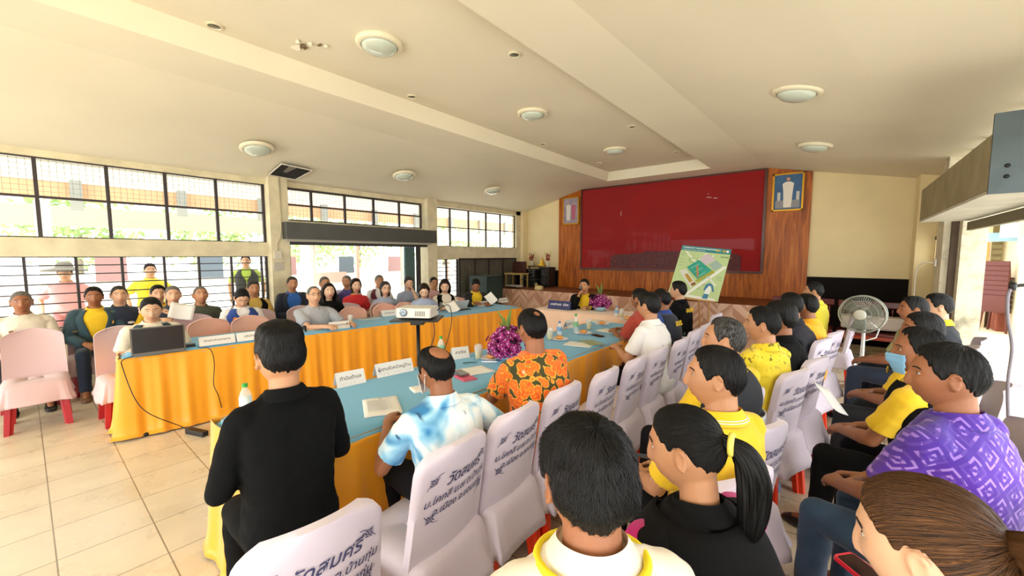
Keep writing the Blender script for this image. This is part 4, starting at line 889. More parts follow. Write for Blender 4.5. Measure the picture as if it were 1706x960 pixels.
def make_chair(cover, legm, printed, name='covered_chair'):
    t = thing(name, 'x', 'chair')
    c = MB(); nu, nv = 22, 30
    # back rest: outer and inner skins
    V = []; 
    for fr in (0, 1):
        for i in range(nv+1):
            for j in range(nu+1):
                p = back_surf(-1+2*j/nu, i/nv, fr); w = noise.noise((p.x*6, p.z*7, fr*3.))*.004*(1-i/nv); V.append(p+Vector((0, w, 0)))
    K = (nu+1)*(nv+1); F = []
    for fr in (0, 1):
        o_ = fr*K
        F += [(o_+i*(nu+1)+j, o_+i*(nu+1)+j+1, o_+(i+1)*(nu+1)+j+1, o_+(i+1)*(nu+1)+j) for i in range(nv) for j in range(nu)]
    edge = [i*(nu+1) for i in range(nv+1)]; F += [(edge[i], edge[i+1], edge[i+1]+K, edge[i]+K) for i in range(nv)]
    edge = [i*(nu+1)+nu for i in range(nv+1)]; F += [(edge[i], edge[i+1], edge[i+1]+K, edge[i]+K) for i in range(nv)]
    F += [(nv*(nu+1)+j, nv*(nu+1)+j+1, nv*(nu+1)+j+1+K, nv*(nu+1)+j+K) for j in range(nu)]; c.add(V, F)
    # seat and skirt
    nn = 72; rings = []
    def outline(hw, y0, y1, r, k=1.0):
        pts = []
        for j in range(nn):
            a = 2*PI*j/nn; cx = math.copysign(abs(math.cos(a))**.30, math.cos(a)); cy = math.copysign(abs(math.sin(a))**.30, math.sin(a)); pts.append((cx*hw, (y0+y1)/2+cy*(y1-y0)/2, a))
        return pts
    for (hw, y0, y1, z, wob, crown) in [(.05, -.05, .05, .468, 0, 0), (.17, -.16, .17, .466, 0, 0), (.205, -.205, .21, .458, 0, 0), (.218, -.222, .225, .44, .001, 0), (.225, -.235, .23, .39, .003, 0), (.235, -.252, .24, .32, .007, 0), (.246, -.270, .25, .28, .011, 0), (.250, -.276, .253, .255, .012, 0)]:
        ring = []
        for x, y, a in outline(hw, y0, y1, 0):
            w = wob*(math.sin(a*9+1)+.6*math.sin(a*17)); bk = max(0, -math.sin(a))
            z2 = z-(.018*bk+.008*math.sin(a*3)) if z < .27 else z
            ring.append(Vector((x*(1+w*3), y*(1+w*3), z2)))
        rings.append(ring)
    c.loft(rings, cap=False); c.add([rings[0][j] for j in range(nn)], [tuple(range(nn))])
    o = c.build('cover', cover, t, angle=70)
    o.modifiers.new('t', 'SOLIDIFY').thickness = .002
    # legs: tapering channel legs, splayed
    for sx_ in (-1, 1):
        for sy in (-1, 1):
            l = MB(); rs = []
            for z, k in ((.42, .0), (.3, .010), (.1, .026), (.0, .034)):
                cx = sx_*(.155+k); cy = (.14 if sy > 0 else -.175)+sy*k*1.0; h_ = .034-.006*(1-z/.42)
                rs.append([Vector((cx-sx_*h_, cy-sy*h_, z)), Vector((cx+sx_*h_, cy-sy*h_, z)), Vector((cx+sx_*h_*1.0, cy+sy*h_, z)), Vector((cx-sx_*h_*.2, cy+sy*h_, z)), Vector((cx-sx_*h_*.35, cy+sy*h_*.55, z)), Vector((cx-sx_*h_*.5, cy+sy*h_*.2, z)), Vector((cx-sx_*h_, cy+sy*h_*0, z))])
            l.loft(rs); l.build('leg', legm, t)
    if printed:
        p = MB()
        def place(me, cx, cz, s_, slope=0):
            def fn(v):
                u = (cx+v.x*s_); zz = cz+v.y*s_; q = back_surf(u/.21, (zz-.43)/.49); return Vector((q.x, q.y-.0045, q.z))
            mesh_into(p, me, fn)
        place(textobj(THAI[0], 1, bold=.012, shear=.25), .015, .785, .064); place(textobj(THAI[1], 1, bold=.012, shear=.25), .0, .722, .043); place(textobj(THAI[2], 1, bold=.012, shear=.25), .01, .670, .043)
        p.build('printed_lettering', INK, t); p = MB()
        # corner flourishes
        for sx_, sz in ((-1, 1), (1, 1), (-1, -1), (1, -1)):
            f = MB(); 
            for k in range(3):
                pts = [(sx_*(.168-.050*t_+.006*math.sin(t_*7)*(k-1)), .728+sz*(.095-.009*k-.010*math.sin(t_*PI*1.5))) for t_ in np.linspace(0, 1-.22*k, 7)]
                pts2 = [(sx_*(.168-.010*k-.010*math.sin(t_*PI*1.5)), .728+sz*(.095-.040*t_)) for t_ in np.linspace(0, 1-.2*k, 6)]
                for ps, w0 in ((pts, .0026), (pts2, .0026)):
                    for a, b_ in zip(ps[:-1], ps[1:]):
                        d_ = Vector((b_[0]-a[0], b_[1]-a[1])).normalized(); nrm = Vector((-d_.y, d_.x))*w0*.55
                        q = [Vector(a)+nrm, Vector(b_)+nrm, Vector(b_)-nrm, Vector(a)-nrm]; f.add([(v_.x, v_.y, 0) for v_ in q], [(0, 1, 2, 3)])
            vs = []
            for v in f.v: q = back_surf(v[0]/.21, (v[1]-.43)/.49); vs.append((q.x, q.y-.0045, q.z))
            p.add(vs, f.f)
        p.build('printed_ornament', INK, t)
    return t
protoW = make_chair(WHITE, RED, True); protoK = make_chair(PINK, DRED, False); protoP = make_chair(PEACH, DRED, False)
_used = set()
def chair(proto, x, y, face, label, group=None):
    rz = R(face-90)
    if proto.name not in _used:
        _used.add(proto.name); proto.location = (x, y, 0); proto.rotation_euler = (0, 0, rz); proto['label'] = label
        if group: proto['group'] = group
        return proto
    return dup(proto, (x, y, 0), rz, label, group)
G1 = 'white printed chairs along the right table'
cy_ = [(-1.34, .50, 176, 'white printed chair with red legs behind the man in the black suit'), (-1.40, 1.06, 186, 'white printed chair behind the man in the pale blue shirt'), (-1.42, 1.50, 184, 'empty white printed chair, next after the blue-shirted man'), (-1.42, 1.95, 183, 'white printed chair behind the man in the orange floral shirt'),
       (-1.38, 2.40, 184, 'empty white printed chair, first beyond the orange floral shirt'), (-1.35, 2.82, 184, 'empty white printed chair, second beyond the orange floral shirt'), (-1.33, 3.25, 182, 'empty white printed chair just before the man in the white polo'), (-1.30, 3.72, 184, 'white printed chair behind the man in the white polo'),
       (-1.33, 4.26, 184, 'white printed chair behind the man with yellow-lettered navy vest'), (-1.33, 4.72, 182, 'last white printed chair at the far end of the right table row')]
for x, y, f, l in cy_: chair(protoW, x, y, f, l, G1)
chair(protoW, -1.42, 5.62, 180, 'white chair beneath the farthest man in the black jacket', G1)
G2 = 'white chairs of the front audience row'
for x, y, f, l in [(-.20, .86, 154, 'white chair behind the woman with the ponytail'), (-.52, .42, 136, 'white chair of the man with the yellow-trimmed cream collar'), (-.43, 1.62, 160, 'white chair behind the man in the plain yellow polo'), (-.43, 2.14, 160, 'empty white chair showing its inner seat beside the yellow polo man'),
                   (-.58, 2.62, 162, 'white chair under the grey-haired man in the dark vest'), (-.40, 3.24, 162, 'white chair behind the man in the patterned yellow shirt'), (-.31, 3.74, 164, 'white chair behind the black-haired person in black'), (-.30, 4.6, 166, 'white chair behind the man in dark navy'), (-.22, 5.1, 168, 'white chair behind the person in orange-yellow'), (-.06, 6.55, 180, 'farthest white chair, under the standing-collar yellow polo man')]:
    chair(protoW, x, y, f, l, G2)
G3 = 'white chairs of the back audience row'
for x, y, f, l in [(.42, 1.86, 178, 'white chair behind the man in the purple shirt'), (.30, .85, 178, 'white chair under the woman with the brown bun'), (.46, 2.80, 178, 'white chair under the man with the blue face mask'), (.55, 3.58, 178, 'white chair under the man beyond the masked man'), (.66, 4.9, 178, 'white chair under the half-hidden man near the fan'), (.80, 5.45, 178, 'farthest white chair of the back audience row'), (.86, 1.3, 178, 'white chair at the right edge of the photo')]:
    chair(protoW, x, y, f, l, G3)
# left side
G4 = 'pinkish covered chairs on the left'
kk = [(-6.02, .02, -2, 'nearest big empty pinkish chair with dark red legs, lower left'), (-6.85, -.02, 0, 'pinkish chair behind the nearest empty one at the left edge'), (-5.55, .62, 2, 'pinkish chair beneath the man typing at the laptop'), (-6.05, 1.32, 0, 'pinkish chair behind the laptop man, in front of the paper reader'),
      (-5.95, 2.02, 0, 'pinkish chair directly left of the blue vest man'), (-5.85, 2.55, 0, 'pinkish chair directly right of the blue vest man'), (-6.7, 3.0, 0, 'pinkish chair behind the grey-shirted man in glasses'), (-7.0, .5, 0, 'pinkish chair of the man in the teal jacket'), (-7.02, .98, 0, 'pinkish chair of the man in the navy polo by the bars'),
      (-6.5, 1.5, 0, 'pinkish chair of the man reading a paper'), (-6.75, 2.1, 0, 'pinkish chair of the man in the dark vest by the column'), (-5.65, 3.15, 0, 'pinkish chair beneath the woman with long hair in black'), (-6.1, 3.7, 0, 'pinkish chair beneath the woman in the red shirt'), (-5.35, 3.55, 0, 'pinkish chair beneath the glasses woman in grey-blue'), (-5.95, 4.5, 0, 'pinkish chair beneath the woman with grey tied hair')]
for x, y, f, l in kk: chair(protoK, x, y, f, l, G4)
G5 = 'peach chairs at the left table'
for px, py, l in [(347, 544, 'peach chair just right of the laptop'), (415, 534, 'peach chair in front of the blue vest man'), (523, 520, 'peach chair of the grey-shirted man in glasses'), (585, 518, 'peach chair in front of the woman in red'), (638, 512, 'peach chair in front of the glasses woman in grey-blue'), (672, 507, 'peach chair between the two women in grey-blue'), (715, 505, 'peach chair of the woman looking down beside the projector'), (760, 498, 'peach chair of the long-haired woman in the black vest'), (800, 492, 'peach chair of the man in black at the table end')]:
    p = atx(px, py, -5.72+(py-544)*-.011); chair(protoP, p.x+.27, p.y, 3, l, G5)
# ------------------------------------------------------------------ portraits, board, fan, stage objects
def portrait(name, cx, cz, w, h, kind, lab):
    t = thing(name, lab, 'portrait', (cx, YF-.07, cz)); f = MB()
    f.box(-w/2, w/2, -.035, 0, -h/2, -h/2+.035); f.box(-w/2, w/2, -.035, 0, h/2-.035, h/2); f.box(-w/2, -w/2+.035, -.035, 0, -h/2, h/2); f.box(w/2-.035, w/2, -.035, 0, -h/2, h/2)
    f.build('frame', mat('gilt_frame', 'c7931c', .35, .5), t, bevel=.004); MB().box(-w/2+.03, w/2-.03, -.02, -.005, -h/2+.03, h/2-.03).build('picture', mat('picture_bg_'+kind, {'a': '9c8fa0', 'b': '38628c'}[kind], .6, var=.25, vscale=6), t)
    def fig(x, col, head, s_, robe):
        g = MB(); g.prism([(x-.05*s_, -.24*s_), (x+.05*s_, -.24*s_), (x+.065*s_, .02), (x+.075*s_, .13*s_), (x+.03*s_, .16*s_), (x-.03*s_, .16*s_), (x-.075*s_, .13*s_), (x-.06*s_, .02)], .021, .026, M=Matrix.Rotation(PI/2, 4, 'X')); g.build('painted_figure', mat('figure_'+col, col, .7), t)
        g = MB(); g.lathe([(.001, .0), (.026*s_, .0), (.026*s_, .004), (.001, .004)], 16, M=Matrix.Translation((x, -.022, .20*s_)) @ Matrix.Rotation(PI/2, 4, 'X')); g.build('painted_head', mat('figure_skin', 'c69a78', .7), t)
    if kind == 'a': fig(-.07, 'd8d4cc', 1, 1.05, 0); fig(.09, 'b06078', 1, 1.0, 0)
    else:
        fig(0, 'e8e2d6', 1, 1.25, 0); MB().box(-.2, .2, -.022, -.02, -.31, -.16).build('painted_balustrade', mat('figure_stone', '8f8f94', .7), t)
        for x in (-.17, .14): MB().box(x, x+.05, -.024, -.02, -.16, .0).build('painted_vase', mat('figure_stone2', 'c9c6bd', .7), t)
portrait('framed_portrait', -5.82, 2.87, .52, .74, 'a', 'smaller gold-framed portrait of two standing figures, left of the red board')
portrait('framed_portrait', -.88, 2.90, .52, .74, 'b', 'larger gold-framed portrait of a figure in white, right of the red board')
# information board on an easel
cn = [aty(1137, 409, 7.55), aty(1220, 407, 7.75), aty(1196, 503, 7.25), aty(1112, 491, 7.05)]
O = cn[3]; U = (cn[2]-cn[3]); Vv = (cn[0]-cn[3]); Wd = U.length; Hh = Vv.length; uu = U.normalized(); vv = (Vv-uu*Vv.dot(uu)).normalized(); nn_ = uu.cross(vv); sh_x = Vv.dot(uu)
bd = thing('information_board', 'green site-map poster board leaning on a wooden easel before the red backdrop', 'poster board', O); Mb = Matrix(((uu.x, vv.x, nn_.x, 0), (uu.y, vv.y, nn_.y, 0), (uu.z, vv.z, nn_.z, 0), (0, 0, 0, 1)))
W_ = Wd; H_ = Hh; k_ = lambda x, y: (x*W_+sh_x*y, y*H_)
def quad(pts, z0, z1, name, m): MB().prism([k_(x, y) for x, y in pts], z0, z1, M=Mb).build(name, m, bd)
pm = lambda n_, c: mat('print_'+n_, c, .55)
quad([(0, 0), (1, 0), (1, 1), (0, 1)], -.02, 0, 'board', pm('light_green', 'b9cf94')); quad([(0, .9), (1, .9), (1, 1), (0, 1)], .0002, .002, 'title_band', pm('teal', '2f8288'))
for a, b_, w_ in [((.08, .9), (1.0, .42), .0), ]: pass
def road(a, b_, w_, nm='road'):
    a = Vector(k_(*a)); b_ = Vector(k_(*b_)); d_ = (b_-a).normalized(); n_ = Vector((-d_.y, d_.x))*w_*W_
    MB().prism([a+n_, b_+n_, b_-n_, a-n_][::-1], .0003, .0015, M=Mb).build(nm, pm('road_white', 'e6e8dc'), bd)
road((.33, .03), (.97, .66), .028); road((.12, .88), (.88, .28), .018); road((.12, .5), (.42, .2), .02); road((.25, .55), (.55, .88), .016); road((0, .04), (.93, .02), .03); road((.68, .86), (.64, .72), .01)
quad([(.22, .57), (.50, .36), (.74, .56), (.42, .74)], .0016, .003, 'map_field', pm('turquoise', '35a08c')); quad([(.46, .33), (.52, .30), (.80, .53), (.74, .57)], .0016, .0032, 'map_strip', pm('olive_strip', 'a3a445'))
quad([(.42, .77), (.58, .64), (.74, .78), (.56, .88)], .0016, .003, 'map_block', pm('lilac_grey', 'c9bdc4')); quad([(.64, .66), (.78, .56), (.92, .67), (.76, .77)], .0016, .003, 'map_block', pm('cool_grey', '9db5ab'))
quad([(.10, .48), (.40, .20), (.50, .27), (.22, .53)], .0016, .003, 'map_block', pm('cool_white', 'd5d6cf')); quad([(.22, .42), (.36, .28), (.42, .32), (.27, .45)], .0031, .004, 'map_yard', pm('ochre', 'b08c30')); quad([(.43, .22), (.5, .26), (.46, .31), (.39, .26)], .0031, .004, 'map_yard', pm('brown_yard', '8a5a30'))
for k in range(4): quad([(.30+.1*k, .50-.07*k+.06), (.31+.1*k, .49-.07*k+.06), (.50+.08*k-.04, .66-.07*k), (.49+.08*k-.04, .67-.07*k)], .0031, .0036, 'field_line', pm('pale_teal', '8fcabb'))
for k, c in enumerate(('c9a83a', '6a9a90', 'c9a83a', 'e8e8e8')):
    x, y = .74+.065*k, .952; c0 = k_(x, y); MB().prism([(c0[0]+.022*math.cos(a), c0[1]+.024*math.sin(a)) for a in [2*PI*i/12 for i in range(12)]], .002, .0035, M=Mb).build('logo', pm('logo_'+c, c), bd)
# the small figure at the bottom right
quad([(.68, .02), (.79, .02), (.79, .11), (.70, .11)], .0016, .003, 'figure_trousers', pm('figure_blue', '3d7fa0')); quad([(.70, .11), (.80, .11), (.82, .20), (.77, .29), (.71, .20)], .0016, .003, 'figure_shirt', pm('figure_white', 'e5ebe6')); quad([(.67, .17), (.70, .17), (.755, .27), (.80, .26), (.85, .16), (.88, .17), (.82, .29), (.75, .32), (.69, .28)], .003, .004, 'figure_sleeves', pm('figure_blue', '3d7fa0'))
for x, y, ww in [(.03, .84, .12), (.03, .80, .09), (.03, .72, .08), (.03, .66, .10), (.03, .60, .08), (.55, .28, .14), (.55, .25, .10), (.5, .21, .1), (.5, .18, .12), (.86, .45, .1), (.86, .42, .09), (.86, .39, .1)]: quad([(x, y), (x+ww, y), (x+ww, y+.008), (x, y+.008)], .0003, .001, 'caption_line', pm('caption_grey', '8aa084'))
def btxt(s_, x, y, size, m, al='LEFT', bold=.02):
    me = textobj(s_, 1, align=al, bold=bold); c0 = k_(x, y); p = MB(); mesh_into(p, me, lambda v: Mb @ Vector((c0[0]+v.x*size, c0[1]+v.y*size, .0026))); p.build('lettering', m, bd)
btxt('COMMUNITY RELATION KNOWLEDGE', .03, .962, .034, pm('title_white', 'f2f5f2'), bold=.03); btxt('INFORMATION ON PROJECT AREA AND SITE', .03, .918, .018, pm('title_white', 'f2f5f2')); btxt('ZONE D', .83, .835, .045, pm('zone_green', '5a7a4a')); btxt('C1', .21, .71, .15, pm('c1_green', '8fae6c'), bold=-.0)
es = thing('easel', 'pale wooden easel holding the site-map board', 'easel', (O.x, O.y, 0)); wd = mat('pale_pine', 'b98a55', .6)
for k, (x, y) in enumerate(((.25, -.02), (.8, -.02))):
    p = Mb @ Vector((x*W_, 0, -.04)); MB().tube([(p.x-.03*(1-2*k), p.y+.02, 0), (p.x, p.y+.10, O.z*1.0), (p.x, p.y+.30, O.z+.30)], .016, 6).build('leg', wd, es)
MB().tube([(.4, .7, 0), (.4, .25, O.z+.5)], .016, 6).build('rear_leg', wd, es); p0 = Mb @ Vector((.05, -.02, .01)); p1 = Mb @ Vector((W_*.95, -.02, .01)); MB().tube([(p0.x, p0.y, p0.z+O.z), (p1.x, p1.y, p1.z+O.z)], .018, 6).build('ledge', wd, es)
# pedestal fan
fp = atz(1437, 523, 1.03); FP = Vector((.17, 5.75, 0)); cz = 1.05
FP = ray(1437, 523); FP = Vector((FP.x*4.75, FP.y*4.75, 0)); cz = EYE+ray(1437, 523).z*4.75
fan = thing('pedestal_fan', 'grey caged pedestal fan standing before the dark wainscot', 'fan', (FP.x, FP.y, 0), R(-12)); fg = mat('fan_grey', 'a5a79a', .4, .3); rad = .215
def ring3(m, r, y, t): m.tube([(r*math.cos(a), y, cz+r*math.sin(a)) for a in np.linspace(0, 2*PI, 41)], t, 6, cap=False)
g = MB(); ring3(g, rad, -.05, .008); ring3(g, rad, .04, .006)
for k in range(60):
    a = 2*PI*k/60; q = lambda r, y, b_=0: (r*math.cos(a+b_), y, cz+r*math.sin(a+b_)); g.tube([q(.06, -.125), q(.12, -.12, .08), q(.19, -.09, .12), q(rad, -.05, .13)], .0016, 4); g.tube([q(.05, .09), q(.15, .08), q(rad, .04)], .0016, 4)
for r_, y_ in ((.10, -.122), (.16, -.105)): ring3(g, r_, y_, .002)
g.build('cage', fg, fan, smooth=True)
bl = MB()
for k in range(3):
    a0 = k*2*PI/3+.4; V = []
    for i in range(8):
        for j in range(7): r_ = .045+.145*i/7; a = a0+(-.48+.96*j/6)*(1.15-.3*i/7); V.append((r_*math.cos(a), -.03+.045*(j/6-.5)-.01, cz+r_*math.sin(a)))
    bl.add(V, [(i*7+j, (i+1)*7+j, (i+1)*7+j+1, i*7+j+1) for i in range(7) for j in range(6)])
bl.build('blades', mat('smoky_blade', '6f7466', .3, alpha=.8), fan, smooth=True, solid=.003)
MB().lathe([(.002, 0), (.055, 0), (.06, .02), (.05, .03), (.002, .032)], 24, M=Matrix.Translation((0, -.12, cz)) @ Matrix.Rotation(PI/2, 4, 'X')).build('hub_cap', mat('hub_cream', 'd6d4c4', .4), fan, smooth=True)
MB().lathe([(.002, 0), (.055, 0), (.07, .04), (.07, .14), (.04, .18), (.002, .18)], 20, M=Matrix.Translation((0, .20, cz)) @ Matrix.Rotation(PI/2, 4, 'X')).build('motor', fg, fan, smooth=True)
MB().tube([(0, .13, 0.03), (0, .13, .5), (0, .13, cz-.02)], [.022, .02, .014], 12).build('pole', mat('fan_white', 'd8d8d0', .35), fan, smooth=True); MB().lathe([(.02, .08), (.06, .06), (.2, .025), (.24, .0), (.24, 0)], 28, c=(0, .13, 0)).build('base', mat('fan_base', 'b9b2a0', .5), fan, smooth=True)
MB().tube([(.02, .2, cz-.1), (.12, .25, cz-.2), (.1, .22, cz-.3), (.02, .16, cz-.34)], .008, 6).build('handle', mat('fan_white', 'd8d8d0', .35), fan, smooth=True)
# red benches in front of the wainscot
cm_ = mat('red_lacquer', '5a1410', .25, spec=.6); cm2 = mat('orange_lacquer', '8e3014', .25)
for x0, x1, y, lab in ((-.95, -.05, 8.6, 'red lacquered bench with turned spindles left of the fan'), (.0, .95, 8.55, 'red lacquered bench with turned spindles behind the fan')):
    bn_ = thing('lacquered_bench', lab, 'bench', (x0, y, 0)); L_ = x1-x0
    MB().box(0, L_, -.25, .25, .40, .44).build('seat', cm_, bn_, bevel=.008); MB().box(0, L_, -.27, -.24, .34, .40).build('front_rail', cm2, bn_, bevel=.006); MB().box(0, L_, .22, .27, .80, .90).build('top_rail', cm_, bn_, bevel=.01)
    for k in range(9): MB().lathe([(.012, 0), (.016, .06), (.01, .1), (.022, .18), (.01, .26), (.016, .3), (.012, .37)], 10, c=(.06+k*(L_-.12)/8, .245, .44)).build('spindle', cm_, bn_, smooth=True)
    for x in (.05, L_-.05):
        for yy in (-.2, .2): MB().lathe([(.03, 0), (.035, .05), (.022, .12), (.035, .3), (.03, .4)], 10, c=(x, yy, 0)).build('leg', cm_, bn_, smooth=True)
    if x0 > -.5: MB().box(.05, L_-.05, -.05, .22, .47, .68).build('cushion', mat('pale_cushion', 'c2b5a8', .8), bn_, bevel=.03)
# stage equipment at the left
BK = mat('black_gear', '161412', .5); SV = mat('gear_grey', '6e6a63', .4, .4)
sp = thing('sound_rack', 'black sound equipment rack with amplifiers by the far left corner', 'equipment rack', (-6.62, 9.3, .76))
MB().box(-.42, .0, -.2, .2, .0, .50).build('cabinet', BK, sp, bevel=.01); MB().box(-.38, -.04, -.22, -.2, .28, .42).build('amplifier', SV, sp); MB().box(-.36, -.06, -.225, -.2, .30, .40).build('panel', BK, sp); MB().box(-.5, .02, -.26, .2, .20, .215).build('shelf', SV, sp)
for x in (-.36, -.2, -.08): MB().box(x, x+.06, -.23, -.2, .44, .49).build('control', SV, sp)
sk = thing('loudspeaker', 'tall black loudspeaker beside the wood panelling on the stage', 'loudspeaker', (-6.42, 9.45, .76))
MB().box(-.14, .14, -.18, .18, 0, .56).build('cabinet', BK, sk, bevel=.012)
for z in (.15, .38): MB().lathe([(.001, 0), (.10, 0), (.11, .012), (.08, .014), (.02, -.0), (.001, -.004)], 24, M=Matrix.Translation((0, -.182, z)) @ Matrix.Rotation(PI/2, 4, 'X')).build('cone', mat('cone_grey', '2e2c2a', .6), sk, smooth=True)
al = thing('altar_table', 'small black altar table above the sound rack with legs', 'altar', (-6.75, 9.35, 1.26)); MB().box(-.2, .22, -.15, .15, .07, .09).build('top', BK, al)
for x in (-.18, .17): MB().box(x, x+.03, -.13, -.1, 0, .07).build('leg', SV, al)
bu = thing('gold_statue', 'small seated gold statue on the black altar', 'statue', (-6.55, 9.35, 1.35)); MB().lathe([(.10, 0), (.11, .03), (.07, .06), (.075, .08), (.05, .14), (.025, .17), (.03, .2), (.012, .24), (.002, .27)], 16).build('figure', mat('gold_leaf', 'e0b030', .35, .4), bu, smooth=True); MB().box(-.12, .12, -.1, .1, -.0, .03).build('plinth', mat('gold_leaf', 'e0b030', .35, .4), bu)
def vase_flowers(x, y, z, lab, seed=0):
    v = thing('vase_of_flowers', lab, 'flowers', (x, y, z)); MB().lathe([(.02, 0), (.035, .03), (.04, .07), (.02, .11), (.03, .14)], 14).build('vase', mat('white_vase', 'd8d4cc', .3), v, smooth=True); f = MB(); rr_ = random.Random(seed)
    for k in range(22):
        a = rr_.uniform(0, 6.3); r_ = rr_.uniform(0, .07); f.ell((r_*math.cos(a), r_*math.sin(a), .17+rr_.uniform(0, .17)), (.022, .022, .02), 8, 5)
    f.build('blossoms', mat('crimson_blossom', 'a01838', .6), v, smooth=True); g = MB()
    for k in range(6): a = k*1.05; g.tube([(0, 0, .13), (.05*math.cos(a), .05*math.sin(a), .25), (.10*math.cos(a), .10*math.sin(a), .40)], [.004, .008, .002], 5)
    g.build('leaves', mat('leaf_olive', '8a8a3a', .6), v, smooth=True)
vase_flowers(-6.92, 9.35, 1.35, 'vase of crimson flowers left of the gold statue', 1); vase_flowers(-6.36, 9.35, 1.35, 'vase of crimson flowers right of the gold statue', 2)
ch_ = thing('carved_stool', 'small cream-legged carved stool by the dark wainscot on the stage', 'stool', (-7.0, 8.75, .76)); MB().box(-.3, .3, -.18, .18, .36, .40).build('seat', mat('cream_lacquer', 'b59d60', .5), ch_)
for x in (-.27, .25):
    for y in (-.16, .14): MB().box(x, x+.03, y, y+.03, 0, .36).build('leg', mat('cream_lacquer', 'b59d60', .5), ch_)
MB().box(-.22, .25, .1, .13, .40, .72).build('back_panel', mat('dark_maroon', '3a1410', .5), ch_)
cb_ = thing('teal_cabinet', 'dark teal upright cabinet in front of the grey folding doors', 'cabinet', (-6.95, 7.45, 0)); MB().box(-.3, .3, -.3, .3, 0, 1.15).build('body', mat('dark_teal', '18302e', .5), cb_, bevel=.01); MB().box(.29, .305, -.27, .27, .05, 1.1).build('door', mat('dark_teal2', '1d3835', .5), cb_)
pj = thing('white_device', 'flat white device lying on the stage edge', 'device', atz(857, 478, .80)); MB().box(-.2, .2, -.14, .14, 0, .05).build('case', mat('device_white', 'c9cdc8', .4), pj, bevel=.01); MB().box(-.19, .19, -.145, -.14, .004, .02).build('base', BK, pj)
bg = thing('plastic_bag', 'crumpled pale yellow plastic bag on the stage edge', 'bag', Vector((aty(898, 487, 8.15).x, 8.15, .765))); m = MB(); m.ell((0, 0, .06), (.12, .09, .07), 16, 10); m.v = [tuple(Vector(v)*(1+.25*noise.noise(Vector(v)*22))) for v in m.v]; m.build('bag', mat('bag_cream', 'd9c489', .5), bg, smooth=True)
MB().tube([(-.08, 0, .08), (-.13, 0, .16), (-.10, 0, .20), (-.06, 0, .16), (-.03, 0, .10)], .012, 6).build('handle', mat('bag_cream', 'd9c489', .5), bg, smooth=True)
# outside on the right: cabinet, stacked chairs, sign, standing in front of the annexe
cb0 = aty(1686, 500, 13.3); cbn = thing('wooden_cabinet', 'reddish wooden cabinet outside beside the stacked chairs', 'cabinet', (cb0.x, 13.3, .05)); MB().box(-.25, .6, -.3, .3, 0, 1.12).build('body', mat('red_wood', '8a4636', .6), cbn, bevel=.01); MB().box(-.2, .5, -.32, -.3, .1, 1.0).build('door', mat('red_wood2', '7a3a2c', .6), cbn)
sk0 = aty(1664, 500, 13.0)
for k in range(8):
    s_ = thing('stacked_chair', 'maroon plastic chair in the outdoor stack, %s' % ['at the very bottom', 'second from the floor', 'third from the floor', 'fourth from the floor', 'fifth from the floor', 'third from the top', 'second from the top', 'topmost'][k], 'chair', (sk0.x, 12.95, .05+k*.10), R(150), 'stacked maroon chairs outside'); mm = mat('maroon_plastic', '5a2420', .45); MB().rbox(-.2, .2, -.2, .2, .42, .45, .06).build('seat', mm, s_); MB().rbox(-.19, .19, -.02, .02, -.0, .34, .015, M=Matrix.Translation((0, .2, .45)) @ Matrix.Rotation(R(-12), 4, 'X')).build('backrest', mm, s_)
    if k == 0:
        for sx_ in (-1, 1):
            for sy in (-1, 1): MB().tube([(sx_*.17, sy*.17, .42), (sx_*.2, sy*.2, 0)], .022, 6).build('leg', mm, s_)
sp0 = aty(1694, 385, 12.6); sg = thing('sign_board', 'pale green painted sign high on the annexe', 'sign', (sp0.x, 12.6, sp0.z-.13)); MB().box(-.22, 1.2, -.03, 0, 0, .30).build('board', mat('sign_pale_green', 'a8cfb8', .6), sg)
# ------------------------------------------------------------------ clothes
F_ = lambda n, c, **k: fabric('cloth_'+n, c, **k)
navy = F_('navy', '1b2436'); black = F_('black', '09090a', rough=.9, sheen=0, spec=.2); blacks = F_('black_suit', '0c0d0e', rough=.95, sheen=0, spec=.15); yellow = F_('yellow', 'e6bd1a'); lemon = F_('lemon', 'e9dc3a'); amber = F_('amber', 'f0a912')
cream = F_('cream', 'ddd3c0'); white = F_('white', 'e6e4e2'); greyblue = F_('grey_blue', '98a4bd'); grey = F_('grey', 'a3a6ad'); redc = F_('red', 'c22024'); teal = F_('teal', '2c4650'); blue = F_('royal_blue', '25448e')
jeans = F_('jeans', '2c4763', var=.25, vscale=9, bscale=700); dkjeans = F_('dark_jeans', '17263a', var=.2, vscale=9); dark = F_('dark_trousers', '111216', sheen=0, spec=.2); charcoal = F_('charcoal', '202329', sheen=0); magenta = F_('magenta', 'c2107a'); olive = F_('olive', '4b5040'); khaki = F_('khaki', '7c6f55'); maroon = F_('maroon', '5b1f2b'); dknavy = F_('deep_navy', '17151f', sheen=0)
def patterned(name, base, build_):
    m = fabric('cloth_'+name, base); nt, N, L, b = nodes(m); tc = N.new('ShaderNodeTexCoord'); build_(nt, N, L, b, tc.outputs['Object']); return m
